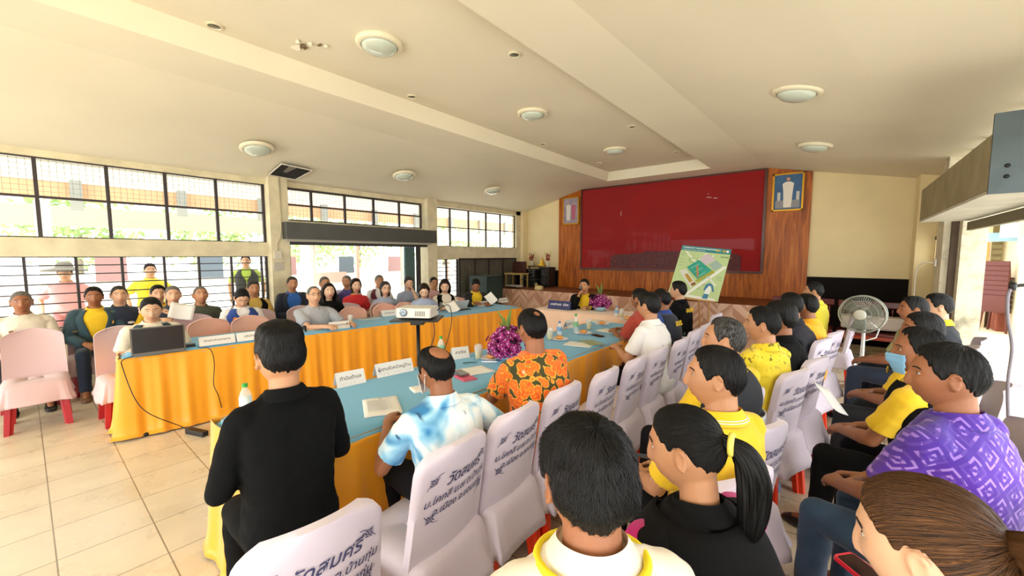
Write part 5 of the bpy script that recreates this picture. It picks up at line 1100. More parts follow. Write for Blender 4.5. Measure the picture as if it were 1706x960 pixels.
def _floral(nt, N, L, b, co):
    n0 = N.new('ShaderNodeTexNoise'); n0.inputs['Scale'].default_value = 22; L.new(co, n0.inputs['Vector'])
    ad = N.new('ShaderNodeVectorMath'); ad.operation = 'MULTIPLY_ADD'; ad.inputs[1].default_value = (.035,)*3; L.new(n0.outputs['Color'], ad.inputs[0]); L.new(co, ad.inputs[2])
    v = N.new('ShaderNodeTexVoronoi'); v.inputs['Scale'].default_value = 21; L.new(ad.outputs[0], v.inputs['Vector'])
    fl = ramp(nt, v.outputs['Distance'], [(0, 'c83208'), (.10, 'ee5a0e'), (.30, 'f98a1c'), (.40, 'e8500c'), (.52, 'f77a16'), (.60, 'fbb23a'), (.66, '6a4a16'), (.72, '3a3c14')])
    v2 = N.new('ShaderNodeTexVoronoi'); v2.inputs['Scale'].default_value = 6.5; L.new(ad.outputs[0], v2.inputs['Vector']); w = ramp(nt, v2.outputs['Distance'], [(.0, 'ffffff'), (.20, 'ffffff'), (.24, '000000')])
    sp_ = N.new('ShaderNodeSeparateColor'); L.new(v2.outputs['Color'], sp_.inputs[0]); sel = ramp(nt, sp_.outputs[0], [(.0, '000000'), (.62, '000000'), (.66, 'ffffff')]); ml = N.new('ShaderNodeMix'); ml.data_type = 'RGBA'; ml.blend_type = 'MULTIPLY'; ml.inputs[0].default_value = 1; L.new(w, ml.inputs[6]); L.new(sel, ml.inputs[7])
    wc = ramp(nt, v2.outputs['Distance'], [(0, 'd89a30'), (.04, 'f2ddd0'), (.15, 'fff4ea'), (.22, 'f0c8a0')]); mx = N.new('ShaderNodeMix'); mx.data_type = 'RGBA'; L.new(ml.outputs[2], mx.inputs[0]); L.new(fl, mx.inputs[6]); L.new(wc, mx.inputs[7]); L.new(mx.outputs[2], b.inputs['Base Color'])
floral = patterned('orange_floral', 'f07018', _floral)
def _bw(nt, N, L, b, co):
    n0 = N.new('ShaderNodeTexNoise'); n0.inputs['Scale'].default_value = 4.2; n0.inputs['Detail'].default_value = 2; n0.inputs['Distortion'].default_value = 1.4; L.new(co, n0.inputs['Vector'])
    c1 = ramp(nt, n0.outputs['Fac'], [(.30, '2f7fb8'), (.42, '8cc4e2'), (.5, 'cfe6f0'), (.58, 'eef3f2'), (.72, 'd2e9f2'), (.8, '7db6da')])
    w = N.new('ShaderNodeTexWave'); w.inputs['Scale'].default_value = 2.6; w.inputs['Distortion'].default_value = 9; w.inputs['Detail'].default_value = 1; w.inputs['Detail Scale'].default_value = 1.3; L.new(co, w.inputs['Vector']); l2 = ramp(nt, w.outputs['Fac'], [(.93, '000000'), (.985, 'ffffff')])
    n2 = N.new('ShaderNodeTexNoise'); n2.inputs['Scale'].default_value = 5; L.new(co, n2.inputs['Vector']); l3 = ramp(nt, n2.outputs['Fac'], [(.56, '000000'), (.6, 'ffffff')]); ml = N.new('ShaderNodeMix'); ml.data_type = 'RGBA'; ml.blend_type = 'MULTIPLY'; ml.inputs[0].default_value = 1; L.new(l2, ml.inputs[6]); L.new(l3, ml.inputs[7])
    mx = N.new('ShaderNodeMix'); mx.data_type = 'RGBA'; L.new(ml.outputs[2], mx.inputs[0]); L.new(c1, mx.inputs[6]); mx.inputs[7].default_value = lin('2a4c74'); L.new(mx.outputs[2], b.inputs['Base Color'])
bluewhite = patterned('blue_white_print', 'dfeaf0', _bw)
def _pp(nt, N, L, b, co):
    mp = N.new('ShaderNodeMapping'); mp.inputs['Rotation'].default_value = (R(20), R(25), R(35)); L.new(co, mp.inputs['Vector'])
    sx = N.new('ShaderNodeSeparateXYZ'); L.new(mp.outputs[0], sx.inputs[0]); s_ = 1/.075
    # meander: nested squares broken by cell
    u = mth(nt, 'MULTIPLY', sx.outputs[0], s_); v = mth(nt, 'MULTIPLY', sx.outputs[2], s_); fu = mth(nt, 'ABSOLUTE', mth(nt, 'SUBTRACT', mth(nt, 'FRACT', u), .5)); fv = mth(nt, 'ABSOLUTE', mth(nt, 'SUBTRACT', mth(nt, 'FRACT', v), .5)); d_ = mth(nt, 'MAXIMUM', fu, fv)
    ring = ramp(nt, d_, [(0, '000000'), (.06, '000000'), (.061, 'ffffff'), (.15, 'ffffff'), (.151, '000000'), (.30, '000000'), (.301, 'ffffff'), (.40, 'ffffff'), (.401, '000000')], 'CONSTANT')
    cell = N.new('ShaderNodeTexChecker'); cell.inputs['Scale'].default_value = s_*2; L.new(mp.outputs[0], cell.inputs['Vector']); ml = N.new('ShaderNodeMix'); ml.data_type = 'RGBA'; ml.blend_type = 'MULTIPLY'; ml.inputs[0].default_value = .85; L.new(ring, ml.inputs[6]); L.new(cell.outputs['Fac'], ml.inputs[7])
    n0 = N.new('ShaderNodeTexNoise'); n0.inputs['Scale'].default_value = 2.5; L.new(co, n0.inputs['Vector']); base = ramp(nt, n0.outputs['Fac'], [(.35, '3a1f86'), (.65, '5a2aa6')]); hi = ramp(nt, n0.outputs['Fac'], [(.35, '7f5cc0'), (.65, 'b08ad8')])
    mx = N.new('ShaderNodeMix'); mx.data_type = 'RGBA'; L.new(ml.outputs[2], mx.inputs[0]); L.new(base, mx.inputs[6]); L.new(hi, mx.inputs[7]); L.new(mx.outputs[2], b.inputs['Base Color'])
purple = patterned('purple_key_print', '4b2aa0', _pp)
def _ky(nt, N, L, b, co):
    n0 = N.new('ShaderNodeTexNoise'); n0.inputs['Scale'].default_value = 38; n0.inputs['Detail'].default_value = 1; L.new(co, n0.inputs['Vector']); sx = N.new('ShaderNodeSeparateXYZ'); L.new(co, sx.inputs[0])
    msk = ramp(nt, sx.outputs[2], [(.0, '000000'), (.9, '000000'), (.97, 'ffffff')]); l3 = ramp(nt, n0.outputs['Fac'], [(.60, '000000'), (.64, 'ffffff')]); ml = N.new('ShaderNodeMix'); ml.data_type = 'RGBA'; ml.blend_type = 'MULTIPLY'; ml.inputs[0].default_value = 1; L.new(msk, ml.inputs[6]); L.new(l3, ml.inputs[7])
    mx = N.new('ShaderNodeMix'); mx.data_type = 'RGBA'; L.new(ml.outputs[2], mx.inputs[0]); mx.inputs[6].default_value = lin('e6cc28'); mx.inputs[7].default_value = lin('7c6c18'); L.new(mx.outputs[2], b.inputs['Base Color'])
yellowprint = patterned('yellow_print', 'e6cc28', _ky)
GLD = mat('yellow_lettering', 'e8c020', .6)
def back_text(s_, size, t, x=0, col=None, off=.165):
    def f(c):
        me = textobj(s_, 1, bold=.02); p = MB(); sp_ = c['spine'](t)
        def fn(v):
            X = x+v.x*size; Z = sp_.z+v.y*size; tt = (Z-c['spine'](0).z)/(c['spine'](1).z-c['spine'](0).z); sy = c['spine'](tt).y; return Vector((X, sy-off+.9*X*X, Z))
        mesh_into(p, me, fn); p.build('lettering', col or GLD, c['root'], solid=.003)
    return f
def badge(x, t, w, col, name='badge', off=.150, side=1, h=None):
    def f(c):
        s = c['spine'](t); p = MB(); n = 14; hh = h or w
        V = [Vector((x, s.y+side*(off+.004-.9*x*x), s.z))]+[Vector((x+w/2*math.cos(a), s.y+side*(off+.001-.9*(x+w/2*math.cos(a))**2), s.z+hh/2*math.sin(a))) for a in [2*PI*i/n for i in range(n)]]
        p.add(V, [(0, 1+i, 1+(i+1) % n) for i in range(n)]); p.build(name, mat('badge_'+col, col, .6), c['root'], solid=.006)
    return f
def strap_band(col, off=.172):
    """a reflective band right round the chest"""
    def f(c):
        s = c['spine'](.52); B = MB(); rings = []
        for dz in (-.025, .025): rings.append([p+Vector((0, 0, dz)) for p in sect(s, .206, .172, 40, 2.4)])
        B.loft(rings, cap=False); B.build('reflective_band', mat('reflective_'+col, col, .4), c['root'], smooth=True, solid=.006)
    return f
def dup_w(f, **k): return {'a': f, **k}
def dark_sleeves(c, m):
    for S, E, W in ((c['Ls'], c['Le'], c['Lw']), (c['Rs'], c['Re'], c['Rw'])):
        g = MB(); g.capsule(c['spine'](.93)+(S-c['spine'](.93))*.5+Vector((0, 0, .0)), S, .058, .067, 16); g.ell(S+Vector((0, 0, -.004)), (.068, .075, .066), 16, 12); g.tube([S, S+(E-S)*.4, S+(E-S)*.85, E, E+(W-E)*.25, E+(W-E)*.93], [.068, .072, .066, .062, .060, .047], 18); g.ell(E, (.063,)*3, 14, 10); g.build('sleeve', m, c['root'], smooth=True)
def at_row(px, py, x): p = atx(px, py, x); return dict(loc=(p.x, p.y), top=round(p.z, 3))
# ------------------------------------------------------------------ people at the right table, backs to the camera
person('man in plain black suit with flat-topped black hair seated nearest at the right table', (467, 547), 1.36, 178, lean=.03, style='flat', thick=.012, hk=dict(top=.022, fade=.3), tone='tan', shirt=blacks, sleeve='long', trousers=blacks, det=2, L=(-.10, .25, .80), Rr=(.12, .27, .80), pole=.35, build=.97, belly=.02, headsz=1.06, wide=1.02, collar=blacks, knee=[(-.11, .34, .50), (.14, .36, .5)])
person('balding man in pale blue and white printed shirt and white mask at the right table', (732, 575), 1.215, 172, lean=.10, pitch=-14, yaw=8, style='short', hk=dict(bald=.058), tone='brown', shirt=bluewhite, trousers=dark, det=2, L=(-.16, .36, .79), Rr=(.18, .14, .62), build=1.02, wide=1.02, headsz=.98, extras={'m': mask_fn('e4e4e2')})
wp = person('man in bright orange floral shirt writing at the right table', (889, 515), 1.33, 166, lean=.12, pitch=-6, yaw=-2, style='short', thick=.012, hk=dict(bald=.02), tone='brown', shirt=floral, trousers=khaki, det=2, L=(-.02, .44, .80), Rr=(.10, .42, .80), build=1.12, belly=.05, collar=False, pole=.8)
person('man in white polo with thin glasses seated along the right table', (1083, 488), 1.32, 172, lean=.08, style='short', thick=.02, tone='tan', shirt=white, trousers=dark, det=1, L=(-.1, .36, .79), Rr=(.12, .30, .64), extras={'g': add_glasses})
person('man in dark jacket leaning on the right table beyond the white polo', (1068, 481), 1.29, 170, lean=.14, style='short', tone='brown', shirt=F_('red_brown', 'a53a2a'), trousers=dark, det=1, L=(-.1, .42, .79), Rr=(.1, .42, .79))
person('man in navy and blue vest with yellow back lettering at the right table', (1104, 481), 1.285, 176, lean=.10, style='short', thick=.01, hk=dict(bald=.02), tone='brown', shirt=blue, vest=(navy, .9), trousers=dark, det=1, extras={'t': back_text('อบต.', .09, .80, 0), 'b': badge(.09, .55, .035, '3f8f6a', off=-.0+.165, side=-1)})
person('man in black jacket looking left at the far end of the right table', (1132, 469), 1.31, 178, lean=.05, yaw=4, style='short', thick=.018, tone='light', shirt=black, sleeve='long', trousers=dark, det=1, extras={'t': back_text('อปพร', .085, .82, -.08)})
# speaker at the head table
person('man in black jacket and yellow shirt speaking into a microphone at the head table', (974, 465), 1.255, -66, lean=.05, yaw=-8, tone='tan', style='short', shirt=yellow, sleeve='long', vest=(black, .3), trousers=dark, det=1, L=(-.10, .24, .80), Rr=(.08, .22, .98), curlL=.9, curlR=1.4, extras={'s': lambda c: dark_sleeves(c, black), 'b': badge(.09, .66, .045, 'd8cf70', off=.165)})
# ------------------------------------------------------------------ front audience row
def collar_trim(c):
    N = c['N']; nr = c['nr']; g = MB(); pts = []
    for j in range(31):
        a = R(24)+(2*PI-2*R(24))*j/30; fr = (math.cos(a)+1)/2; pts.append(N+Vector((math.sin(a)*nr*1.68*1.08, math.cos(a)*nr*1.68+(-.012+.02*fr), -.014-.035*fr**1.5+.006)))
    g.tube(pts, .0085, 8); g.build('collar_trim', mat('yellow_trim', 'f0dc20', .7), c['root'], smooth=True)
def white_trim(c):
    N = c['N']; nr = c['nr']; g = MB()
    for q, dz in ((1.50, -.012), (1.42, -.004)):
        pts = []
        for j in range(31):
            a = R(24)+(2*PI-2*R(24))*j/30; fr = (math.cos(a)+1)/2; pts.append(N+Vector((math.sin(a)*nr*q*1.08, math.cos(a)*nr*q+(-.012+.02*fr), dz-.035*fr**1.5+.010)))
        g.tube(pts, .0022, 6)
    g.build('collar_stripe', mat('white_trim', 'e8e8e0', .7), c['root'], smooth=True)
person('man with thick tousled black hair and cream shirt with yellow-trimmed collar, bottom centre', (985, 706), 1.335, 136, lean=.07, yaw=8, pitch=-3, style='short', thick=.022, hk=dict(wavy=.8, fade=.25, strands=2600), tone='brown', shirt=cream, trousers=black, det=2, L=(-.16, .26, .66), Rr=(.14, .24, .64), neckd=.240, build=.92, wide=1.02, headsz=.97, extras={'tr': collar_trim})
def pink_sleeve(c):
    g = MB()
    for S, E in ((c['Ls'], c['Le']), (c['Rs'], c['Re'])): g.tube([S+Vector((0, 0, .01)), S+(E-S)*.3, S+(E-S)*.78], [.063, .070, .074], 18)
    o = g.build('sleeve', magenta, c['root'], smooth=True)
person('woman with long black ponytail in black vest over magenta sleeves, holding a phone', (1163, 670), 1.29, 152, lean=.07, yaw=32, pitch=-10, style='ponytail', thick=.008, fem=1, tone='tan', shirt=black, trousers=dark, det=2, L=(-.04, .36, .70), Rr=(.03, .36, .70), curlL=1.0, vest=(black, .9), headsz=.91, extras={'t': back_text('กรมการ', .075, .60, .03), 's': pink_sleeve})
person('man in plain yellow polo with white collar stripe in the front audience row', (1200, 577), 1.31, 154, lean=-.03, yaw=42, style='short', thick=.010, tone='tan', shirt=yellow, trousers=dark, det=2, build=1.02, extras={'w': white_trim})
person('grey-haired man in dark vest with yellow trim behind the yellow polo man', (1212, 530), 1.32, 152, lean=-.01, yaw=42, style='receding', hair='salt', thick=.014, tone='tan', shirt=yellow, vest=(charcoal, .5), trousers=dark, det=1, extras={'b': strap_band('b9bec0')})
person('man in lemon shirt printed with dark marks, short black hair, in the front row', (1275, 512), 1.31, 154, lean=-.02, yaw=34, style='short', thick=.014, tone='tan', shirt=yellowprint, trousers=dark, det=2, extras={'t': back_text('KV', .08, .66, .02, mat('dark_lettering', '2a2418', .7))})
person('person with black hair in black shirt beyond the printed lemon shirt', (1304, 505), 1.30, 156, lean=.0, yaw=20, style='short', thick=.03, tone='brown', shirt=black, trousers=dark, det=1)
person('man in dark navy shirt leaning forward, middle of the front row', (1320, 488), 1.31, 160, lean=.12, style='short', thick=.012, tone='brown', shirt=dknavy, trousers=dark, det=1)
person('short-haired man in orange-yellow polo near the end of the front row', (1346, 489), 1.295, 160, lean=.02, style='short', thick=.008, tone='brown', shirt=amber, trousers=dark, det=1)
person('man in lemon polo at the far end of the front row near the fan', (1358, 470), 1.315, 158, lean=.0, yaw=28, style='short', thick=.016, tone='tan', shirt=lemon, trousers=dark, det=1, build=1.03)
# ------------------------------------------------------------------ back audience row
person('woman with brown streaked hair tied in a bun, bottom right corner', (1600, 800), 1.31, 158, lean=.05, yaw=6, pitch=-14, style='bun', hair='brown', thick=.010, fem=1, tone='light', shirt=black, trousers=black, det=2, L=(-.08, .36, .66), Rr=(.04, .36, .68), headsz=.92)
person('heavy man in purple key-patterned shirt and blue jeans', (1592, 573), 1.34, 150, lean=.06, yaw=34, pitch=-3, style='short', thick=.012, tone='brown', shirt=purple, trousers=jeans, det=2, build=1.14, belly=.08, L=(-.07, .36, .66), Rr=(.10, .36, .66), shoe=mat('black_shoe', '141312', .45))
person('man with blue surgical mask in black vest over yellow shirt', (1542, 546), 1.30, 152, lean=.07, yaw=36, pitch=-3, style='receding', thick=.012, tone='brown', shirt=yellow, vest=(black, .35), trousers=black, det=2, L=(-.05, .38, .66), Rr=(.08, .38, .66), extras={'m': mask_fn('7fb4d8'), 'b': badge(-.10, .64, .05, 'c8a428', off=.165)})
person('man in black vest with silver band and yellow sleeves beyond the masked man', (1543, 520), 1.29, 154, lean=.05, yaw=36, style='short', thick=.012, tone='brown', shirt=yellow, vest=(black, .8), trousers=charcoal, det=1, L=(-.08, .34, .66), Rr=(.08, .34, .66), extras={'b': strap_band('b9bec0'), 'c': badge(-.09, .72, .05, 'c8a428', off=.17)})
person('man with tousled black hair, face half hidden, next to the right pier', (1566, 490), 1.30, 165, lean=.04, yaw=22, style='short', thick=.018, tone='light', shirt=charcoal, trousers=dkjeans, det=1, collar=yellow)
person('man in patterned shirt half hidden in front of the fan-side bench', (1526, 494), 1.285, 160, lean=.04, yaw=30, style='short', thick=.012, tone='brown', shirt=F_('floral_grey', '8a8f5a', var=.5, vscale=30), trousers=dkjeans, det=1, L=(-.1, .36, .64), Rr=(.1, .36, .64))
person('person in blue and orange printed shirt cut off at the right edge', None, 1.27, 160, loc=(.86, 1.16), lean=.04, style='short', tone='brown', shirt=F_('blue_orange', '3c5c80', var=.6, vscale=14), trousers=dark, det=1)
# ------------------------------------------------------------------ left table
person('man in navy vest and cream short sleeves typing at the laptop', None, atx(250, 494, -5.32).z, -6, loc=atx(250, 494, -5.32).xy, lean=.12, pitch=-14, style='short', thick=.012, tone='light', shirt=cream, vest=(F_('deep_teal', '16303c'), .62), trousers=dark, det=1, L=('w', -5.10, .90, .80), Rr=('w', -5.10, .66, .80), build=1.06, wide=1.06)
person('man in royal blue zip vest over white shirt looking down', None, atx(401, 478, -5.95).z, -8, loc=atx(401, 478, -5.95).xy, lean=.10, pitch=-32, style='short', thick=.014, tone='light', shirt=white, vest=(blue, .72), trousers=dark, det=1, L=(-.08, .30, .62), Rr=(.08, .30, .62), extras={'b': badge(.09, .72, .05, 'e88a3a', off=.165), 'c': badge(-.09, .66, .04, 'dfe4ea', off=.165)})
person('older man in grey shirt and glasses with hands on the left table', None, atx(522, 477, -5.18).z, -10, loc=atx(522, 477, -5.18).xy, lean=.10, yaw=6, pitch=6, style='receding', hair='grey', thick=.006, tone='light', shirt=grey, trousers=dark, det=1, L=('w', -4.80, 2.62, .80), Rr=('w', -4.78, 2.28, .80), build=1.08, belly=.03, extras={'g': add_glasses})
person('woman in grey-blue with glasses looking down beside the projector', None, 1.235, -22, lean=.12, pitch=-26, yaw=-12, style='bob', hair='dkbrown', thick=.012, fem=1, tone='fair', shirt=greyblue, trousers=dark, det=1, loc=atx(706, 474, -5.1).xy, L=(-.1, .34, .79), Rr=(.1, .34, .79), extras={'g': add_glasses})
person('long-haired woman in black vest reading papers at the left table', None, 1.27, -22, loc=atx(741, 462, -5.15).xy, lean=.10, pitch=-18, yaw=-18, style='long', hair='dkbrown', thick=.014, fem=1, tone='fair', shirt=cream, vest=(black, .5), trousers=dark, det=1, L=(-.12, .36, .80), Rr=(.12, .36, .80), extras={'b': badge(.07, .68, .04, 'dfe4ea', off=.16)})
JET = F_('jet', '121318')
person('man in black jacket over yellow shirt reading at the far end of the left table', None, 1.25, -25, loc=atx(792, 463, -5.12).xy, lean=.12, pitch=-28, yaw=-14, style='short', thick=.016, tone='brown', shirt=yellow, sleeve='long', vest=(JET, .25), trousers=dark, det=1, L=(-.16, .38, .80), Rr=(.12, .38, .82), extras={'s': lambda c: dark_sleeves(c, JET), 'b': badge(.09, .6, .04, 'dfe4ea', off=.165)})
# second and third rows on the left
LR_ = [('grey-haired man in cream shirt at the left edge of the photo', (34, 485), -6.95, 0, dict(hair='grey', thick=.008, tone='brown', shirt=cream, extras={'b': badge(.09, .66, .035, '8a5a3a')})),
 ('man in open teal jacket over yellow shirt with legs showing beside the barred window', (155, 478), -7.0, -4, dict(style='short', tone='brown', shirt=yellow, vest=(teal, .1), trousers=F_('navy_trousers', '18263a'), shoe=mat('brown_shoe', '6e4a30', .5), L=(-.12, .30, .62), Rr=(.1, .3, .62), extras={'s': lambda c: dark_sleeves(c, teal)})),
 ('man in navy polo with round yellow badge by the barred window', (197, 476), -7.02, 0, dict(hair='salt', thick=.008, tone='light', shirt=navy, extras={'b': badge(.10, .66, .05, 'e0a020'), 'c': badge(-.08, .6, .07, 'd8d0c8', h=.03)})),
 ('man in yellow shirt with dark hair half hidden behind the laptop man', (262, 475), -7.0, 0, dict(tone='light', shirt=yellow)),
 ('man in navy polo holding up a white sheet of paper', (287, 476), -6.6, -6, dict(hair='grey', thick=.007, tone='light', shirt=navy, L=(.04, .30, .92), Rr=(.16, .34, .88), extras={'b': badge(-.10, .66, .045, 'e0a020')})),
 ('fair-headed man in grey-green uniform with white chest band', (333, 477), -6.55, 0, dict(hair='grey', thick=.003, pitch=8, tone='tan', shirt=olive, extras={'b': strap_band('d8dcdc', )})),
 ('man in dark vest with yellow collar sitting by the left column', (421, 468), -6.85, -4, dict(hair='salt', tone='tan', shirt=F_('mustard', 'c8a850'), vest=(black, .5), extras={'b': badge(.09, .7, .05, 'c8b070', off=.165), 'c': badge(.09, .52, .09, 'dfe4ea', off=.17, h=.03)})),
 ('man in navy jacket over bright blue shirt in front of the left column', (486, 461), -6.95, -8, dict(hair='salt', thick=.01, tone='tan', shirt=F_('bright_blue', '2a62b0'), vest=(navy, .1), extras={'s': lambda c: dark_sleeves(c, navy)})),
 ('woman with long dark hair in black top looking up', (547, 472), -5.85, -12, dict(style='long', hair='dkbrown', fem=1, tone='fair', shirt=black, pitch=4)),
 ('man with grey hair behind the long-haired woman at the doorway', (540, 461), -6.9, -10, dict(hair='grey', thick=.01, tone='tan', shirt=charcoal)),
 ('man in purple and white jacket at the left of the open doorway', (578, 459), -7.0, -30, dict(hair='grey', thick=.007, tone='tan', shirt=F_('violet', '4a3f7c'), yaw=-18, sleeve='long', extras={'s': lambda c: dark_sleeves(c, F_('lilac_white', 'c5c0dc'))})),
 ('woman in red shirt with yellow collar and shoulder-length hair', (592, 464), -6.15, -14, dict(style='bob', hair='dkbrown', fem=1, tone='fair', shirt=redc, collar=F_('mustard_collar', 'e0a030'), L=(-.05, .28, .66), Rr=(.05, .28, .66), thick=.016)),
 ('man in white shirt and dark vest in the middle of the open doorway', (631, 458), -6.95, -20, dict(hair='grey', thick=.008, tone='tan', shirt=white, vest=(maroon, .4), yaw=10)),
 ('woman with glasses and grey bob in grey-blue shirt facing forward', (641, 469), -5.75, -16, dict(style='bob', hair='salt', fem=1, tone='fair', shirt=greyblue, thick=.016, extras={'g': add_glasses})),
 ('woman in grey-blue shirt with grey tied hair and hand near her face', (680, 461), -6.15, -18, dict(style='pulled' if 0 else 'short', hair='salt', fem=1, tone='fair', shirt=greyblue, thick=.02, L=(-.02, .22, 1.05), Rr=(.1, .3, .66), pitch=-8)),
 ('man in glasses and pale pink shirt behind the women, right of the doorway', (722, 462), -6.3, -18, dict(hair='black', tone='tan', shirt=F_('pale_pink', 'c8a0a0'), extras={'g': add_glasses}))]
for lab, hp_, top_, fc, k in LR_:
    k = dict(k); k.setdefault('trousers', dark); k.setdefault('det', 1 if hp_[0] < 450 else .9); p = atx(hp_[0], hp_[1], top_)
    person(lab, None, p.z, fc, loc=(p.x, p.y), **k)
# people outside beyond the bars
person('person standing outside the barred window in green and black vest', None, 1.66, -20, loc=(-8.9, 2.75), stand=True, tone='light', style='short', shirt=F_('lime', 'b4cf5a'), vest=(F_('faded_black', '3a3c3a'), .6), trousers=dark, det=.9)
person('person in yellow top standing outside the barred window', None, 1.52, 0, loc=(-9.1, 1.38), stand=True, tone='light', style='short', shirt=lemon, trousers=dark, det=.9)
def hat_(c):
    MB().lathe([(.26, -.02), (.24, .0), (.14, .02), (.10, .04), (.085, .10), (.05, .125), (.002, .13)], 24, M=c['HM'] @ Matrix.Translation((0, -.01, .055))).build('hat', mat('dark_straw', '5c584e', .8), c['root'], smooth=True)
person('person in pink top standing outside under a wide dark hat', None, 1.50, -10, loc=(-9.3, .42), stand=True, tone='light', style='short', shirt=F_('coral', 'e8a8a8'), trousers=F_('red_skirt', 'c88080'), det=.9, extras={'h': hat_})
# ------------------------------------------------------------------ things on the tables
TZ = .752
paperm = mat('white_paper', 'e9e8e4', .7); cardm = mat('name_card_white', 'e2e1de', .6); inkm = mat('text_grey', '5a5a62', .7)
def name_card(px, py, w, ang, text, lab, group='white tent name cards', m=cardm, ink=inkm, h=.085, x=None, y=None, z=TZ, size=None):
    p = atz(px, py, z) if x is None else Vector((x, y, z)); t = thing('name_card', lab, 'name card', p, R(ang), group)
    g = MB(); d = .042; th = .0015
    g.add([(-w/2, -d, 0), (w/2, -d, 0), (w/2, 0, h), (-w/2, 0, h), (-w/2, d, 0), (w/2, d, 0)], [(0, 1, 2, 3), (3, 2, 5, 4)]); g.build('card', m, t, solid=.002)
    me = textobj(text, 1, bold=.015); s_ = size or h*.36; tm = MB(); hyp = math.hypot(d, h); sn, cs_ = h/hyp, d/hyp
    mesh_into(tm, me, lambda v: Vector((v.x*s_, -d+(h*.62+v.y*s_)*cs_-.0022, (h*.60+v.y*s_)*sn))); tm.build('lettering', ink, t)
    if m is cardm:
        b = MB()
        for k in range(9): b.add([(w*(-.45+.1*k), -d*.86-.002, h*.10), (w*(-.40+.1*k), -d*.86-.002, h*.10), (w*(-.40+.1*k), -d*.74-.002, h*(.16+.1*abs(math.sin(k*2.1)))), (w*(-.45+.1*k), -d*.74-.002, h*.18)], [(0, 1, 2, 3)])
        b.build('skyline_border', mat('border_ink', '8f8a70', .7), t)
    return t
# faces of the left cards are turned away from the camera row, towards the hall (+x side is seen)
for i, (px, py, w, a, lab) in enumerate([(362, 573, .30, 84, 'white tent name card beside the laptop on the left table'), (418, 566, .26, 84, 'white tent name card in front of the blue vest man'), (565, 547, .24, 78, 'white tent name card before the man in glasses and grey shirt'), (648, 526, .24, 80, 'white tent name card left of the projector stand'), (748, 514, .22, 80, 'white tent name card below the long-haired woman in the black vest'), (803, 510, .24, 82, 'white tent name card beside the yellow drink at the far left table'), (838, 504, .20, 84, 'farthest white tent name card on the left table')]):
    name_card(px, py, w, a, ['หัวหน้าส่วนราชการ', 'ปลัดอำเภอ', 'สาธารณสุขอำเภอ', 'เกษตรอำเภอ', 'พัฒนาการอำเภอ', 'ท้องถิ่นอำเภอ', 'ประชาสัมพันธ์'][i], lab)
for i, (px, py, w, a, lab) in enumerate([(583, 640, .20, 82, 'white tent name card beside the man in black on the right table'), (656, 622, .30, 82, 'large white tent name card in the middle of the near right table'), (766, 596, .16, 70, 'small white tent name card behind the yellow drink by the orchids'), (948, 546, .16, 88, 'white tent name card behind the green-label bottle')]):
    name_card(px, py, w, a, ['กำนันตำบล', 'ผู้แทนหัวหน้าหมู่บ้าน', 'สารวัตร', 'ผู้ใหญ่บ้าน'][i], lab, h=.095)
name_card(0, 0, .42, 4, 'นายอำเภอ  เมือง', 'dark blue name plate with white lettering on the head table', None, mat('navy_plate', '20265c', .5), mat('plate_white', 'e8e8f0', .6), h=.14, x=atz(930, 516, .755).x, y=atz(930, 516, .755).y+.05, z=.757, size=.052)
def sheet(px, py, w, l, ang, lab, m=paperm, z=TZ, th=.003, name='paper_sheet', lines=0, cat='paper'):
    p = atz(px, py, z); t = thing(name, lab, cat, p, R(ang)); n = 8; g = MB(); V = [Vector((w*(i/n-.5), l*(j/n-.5), .001+.0015*math.sin(i*.8)+.001*math.sin(j*.9))) for i in range(n+1) for j in range(n+1)]
    g.add(V, [(i*(n+1)+j, (i+1)*(n+1)+j, (i+1)*(n+1)+j+1, i*(n+1)+j+1) for i in range(n) for j in range(n)]); g.build('sheet', m, t, smooth=True, solid=th)
    if lines:
        b = MB()
        for k in range(lines): yy = l*(.34-.62*k/lines); b.box(-w*.38, w*(.38-.12*((k*7) % 3)), yy-.0012, yy+.0012, .0045, .005)
        b.box(-.012, .012, l*.40, l*.44, .0045, .005); b.build('printed_text', mat('faint_text', 'a6a6a8', .7), t)
    return t
sheet(636, 677, .21, .30, 62, 'printed white sheet lying on the near right table behind the man in black', lines=16)
sheet(790, 618, .26, .2, 75, 'papers under the writing hands of the floral-shirted man'); sheet(705, 648, .16, .12, 70, 'white notepad in front of the man in the mask', th=.012)
sheet(775, 630, .11, .16, 75, 'pink notebook between the masked man and the floral shirt', mat('pink_notebook', 'cf5a78', .5), th=.014, name='notebook', cat='notebook')
ph = thing('phone', 'grey phone lying on the pink notebook', 'phone', atz(768, 622, TZ+.018), R(75)); MB().rbox(-.036, .036, -.07, .07, 0, .009, .01).build('body', mat('phone_grey', '6f6a68', .3, .3), ph, bevel=.001)
ph = thing('phone', 'black phone lying near the printed leaflets on the right table', 'phone', atz(996, 560, TZ), R(70)); MB().rbox(-.038, .038, -.075, .075, 0, .009, .01).build('body', mat('phone_black', '1a1010', .25, .2), ph, bevel=.001)
sheet(965, 574, .2, .28, 100, 'white leaflet under the green picture on the right table'); sheet(985, 571, .16, .24, 60, 'leaflet with a green picture on the right table', mat('leaflet_green', '9aa88a', .5, var=.4, vscale=30), z=TZ+.004)
sheet(1018, 552, .21, .3, 80, 'white paper beside the resting hand near the white polo'); sheet(1000, 536, .2, .28, 70, 'white paper at the far part of the right table')
sheet(530, 547, .3, .21, 80, 'papers before the grey-shirted man in glasses', lines=8); sheet(615, 531, .3, .2, 84, 'pale paper lying on the left table before the woman in red', mat('pale_blue_paper', 'b9d2e2', .7), lines=8)
sheet(697, 524, .2, .28, 80, 'paper beside the projector stand on the left table'); sheet(720, 519, .3, .2, 80, 'open papers before the woman looking down')
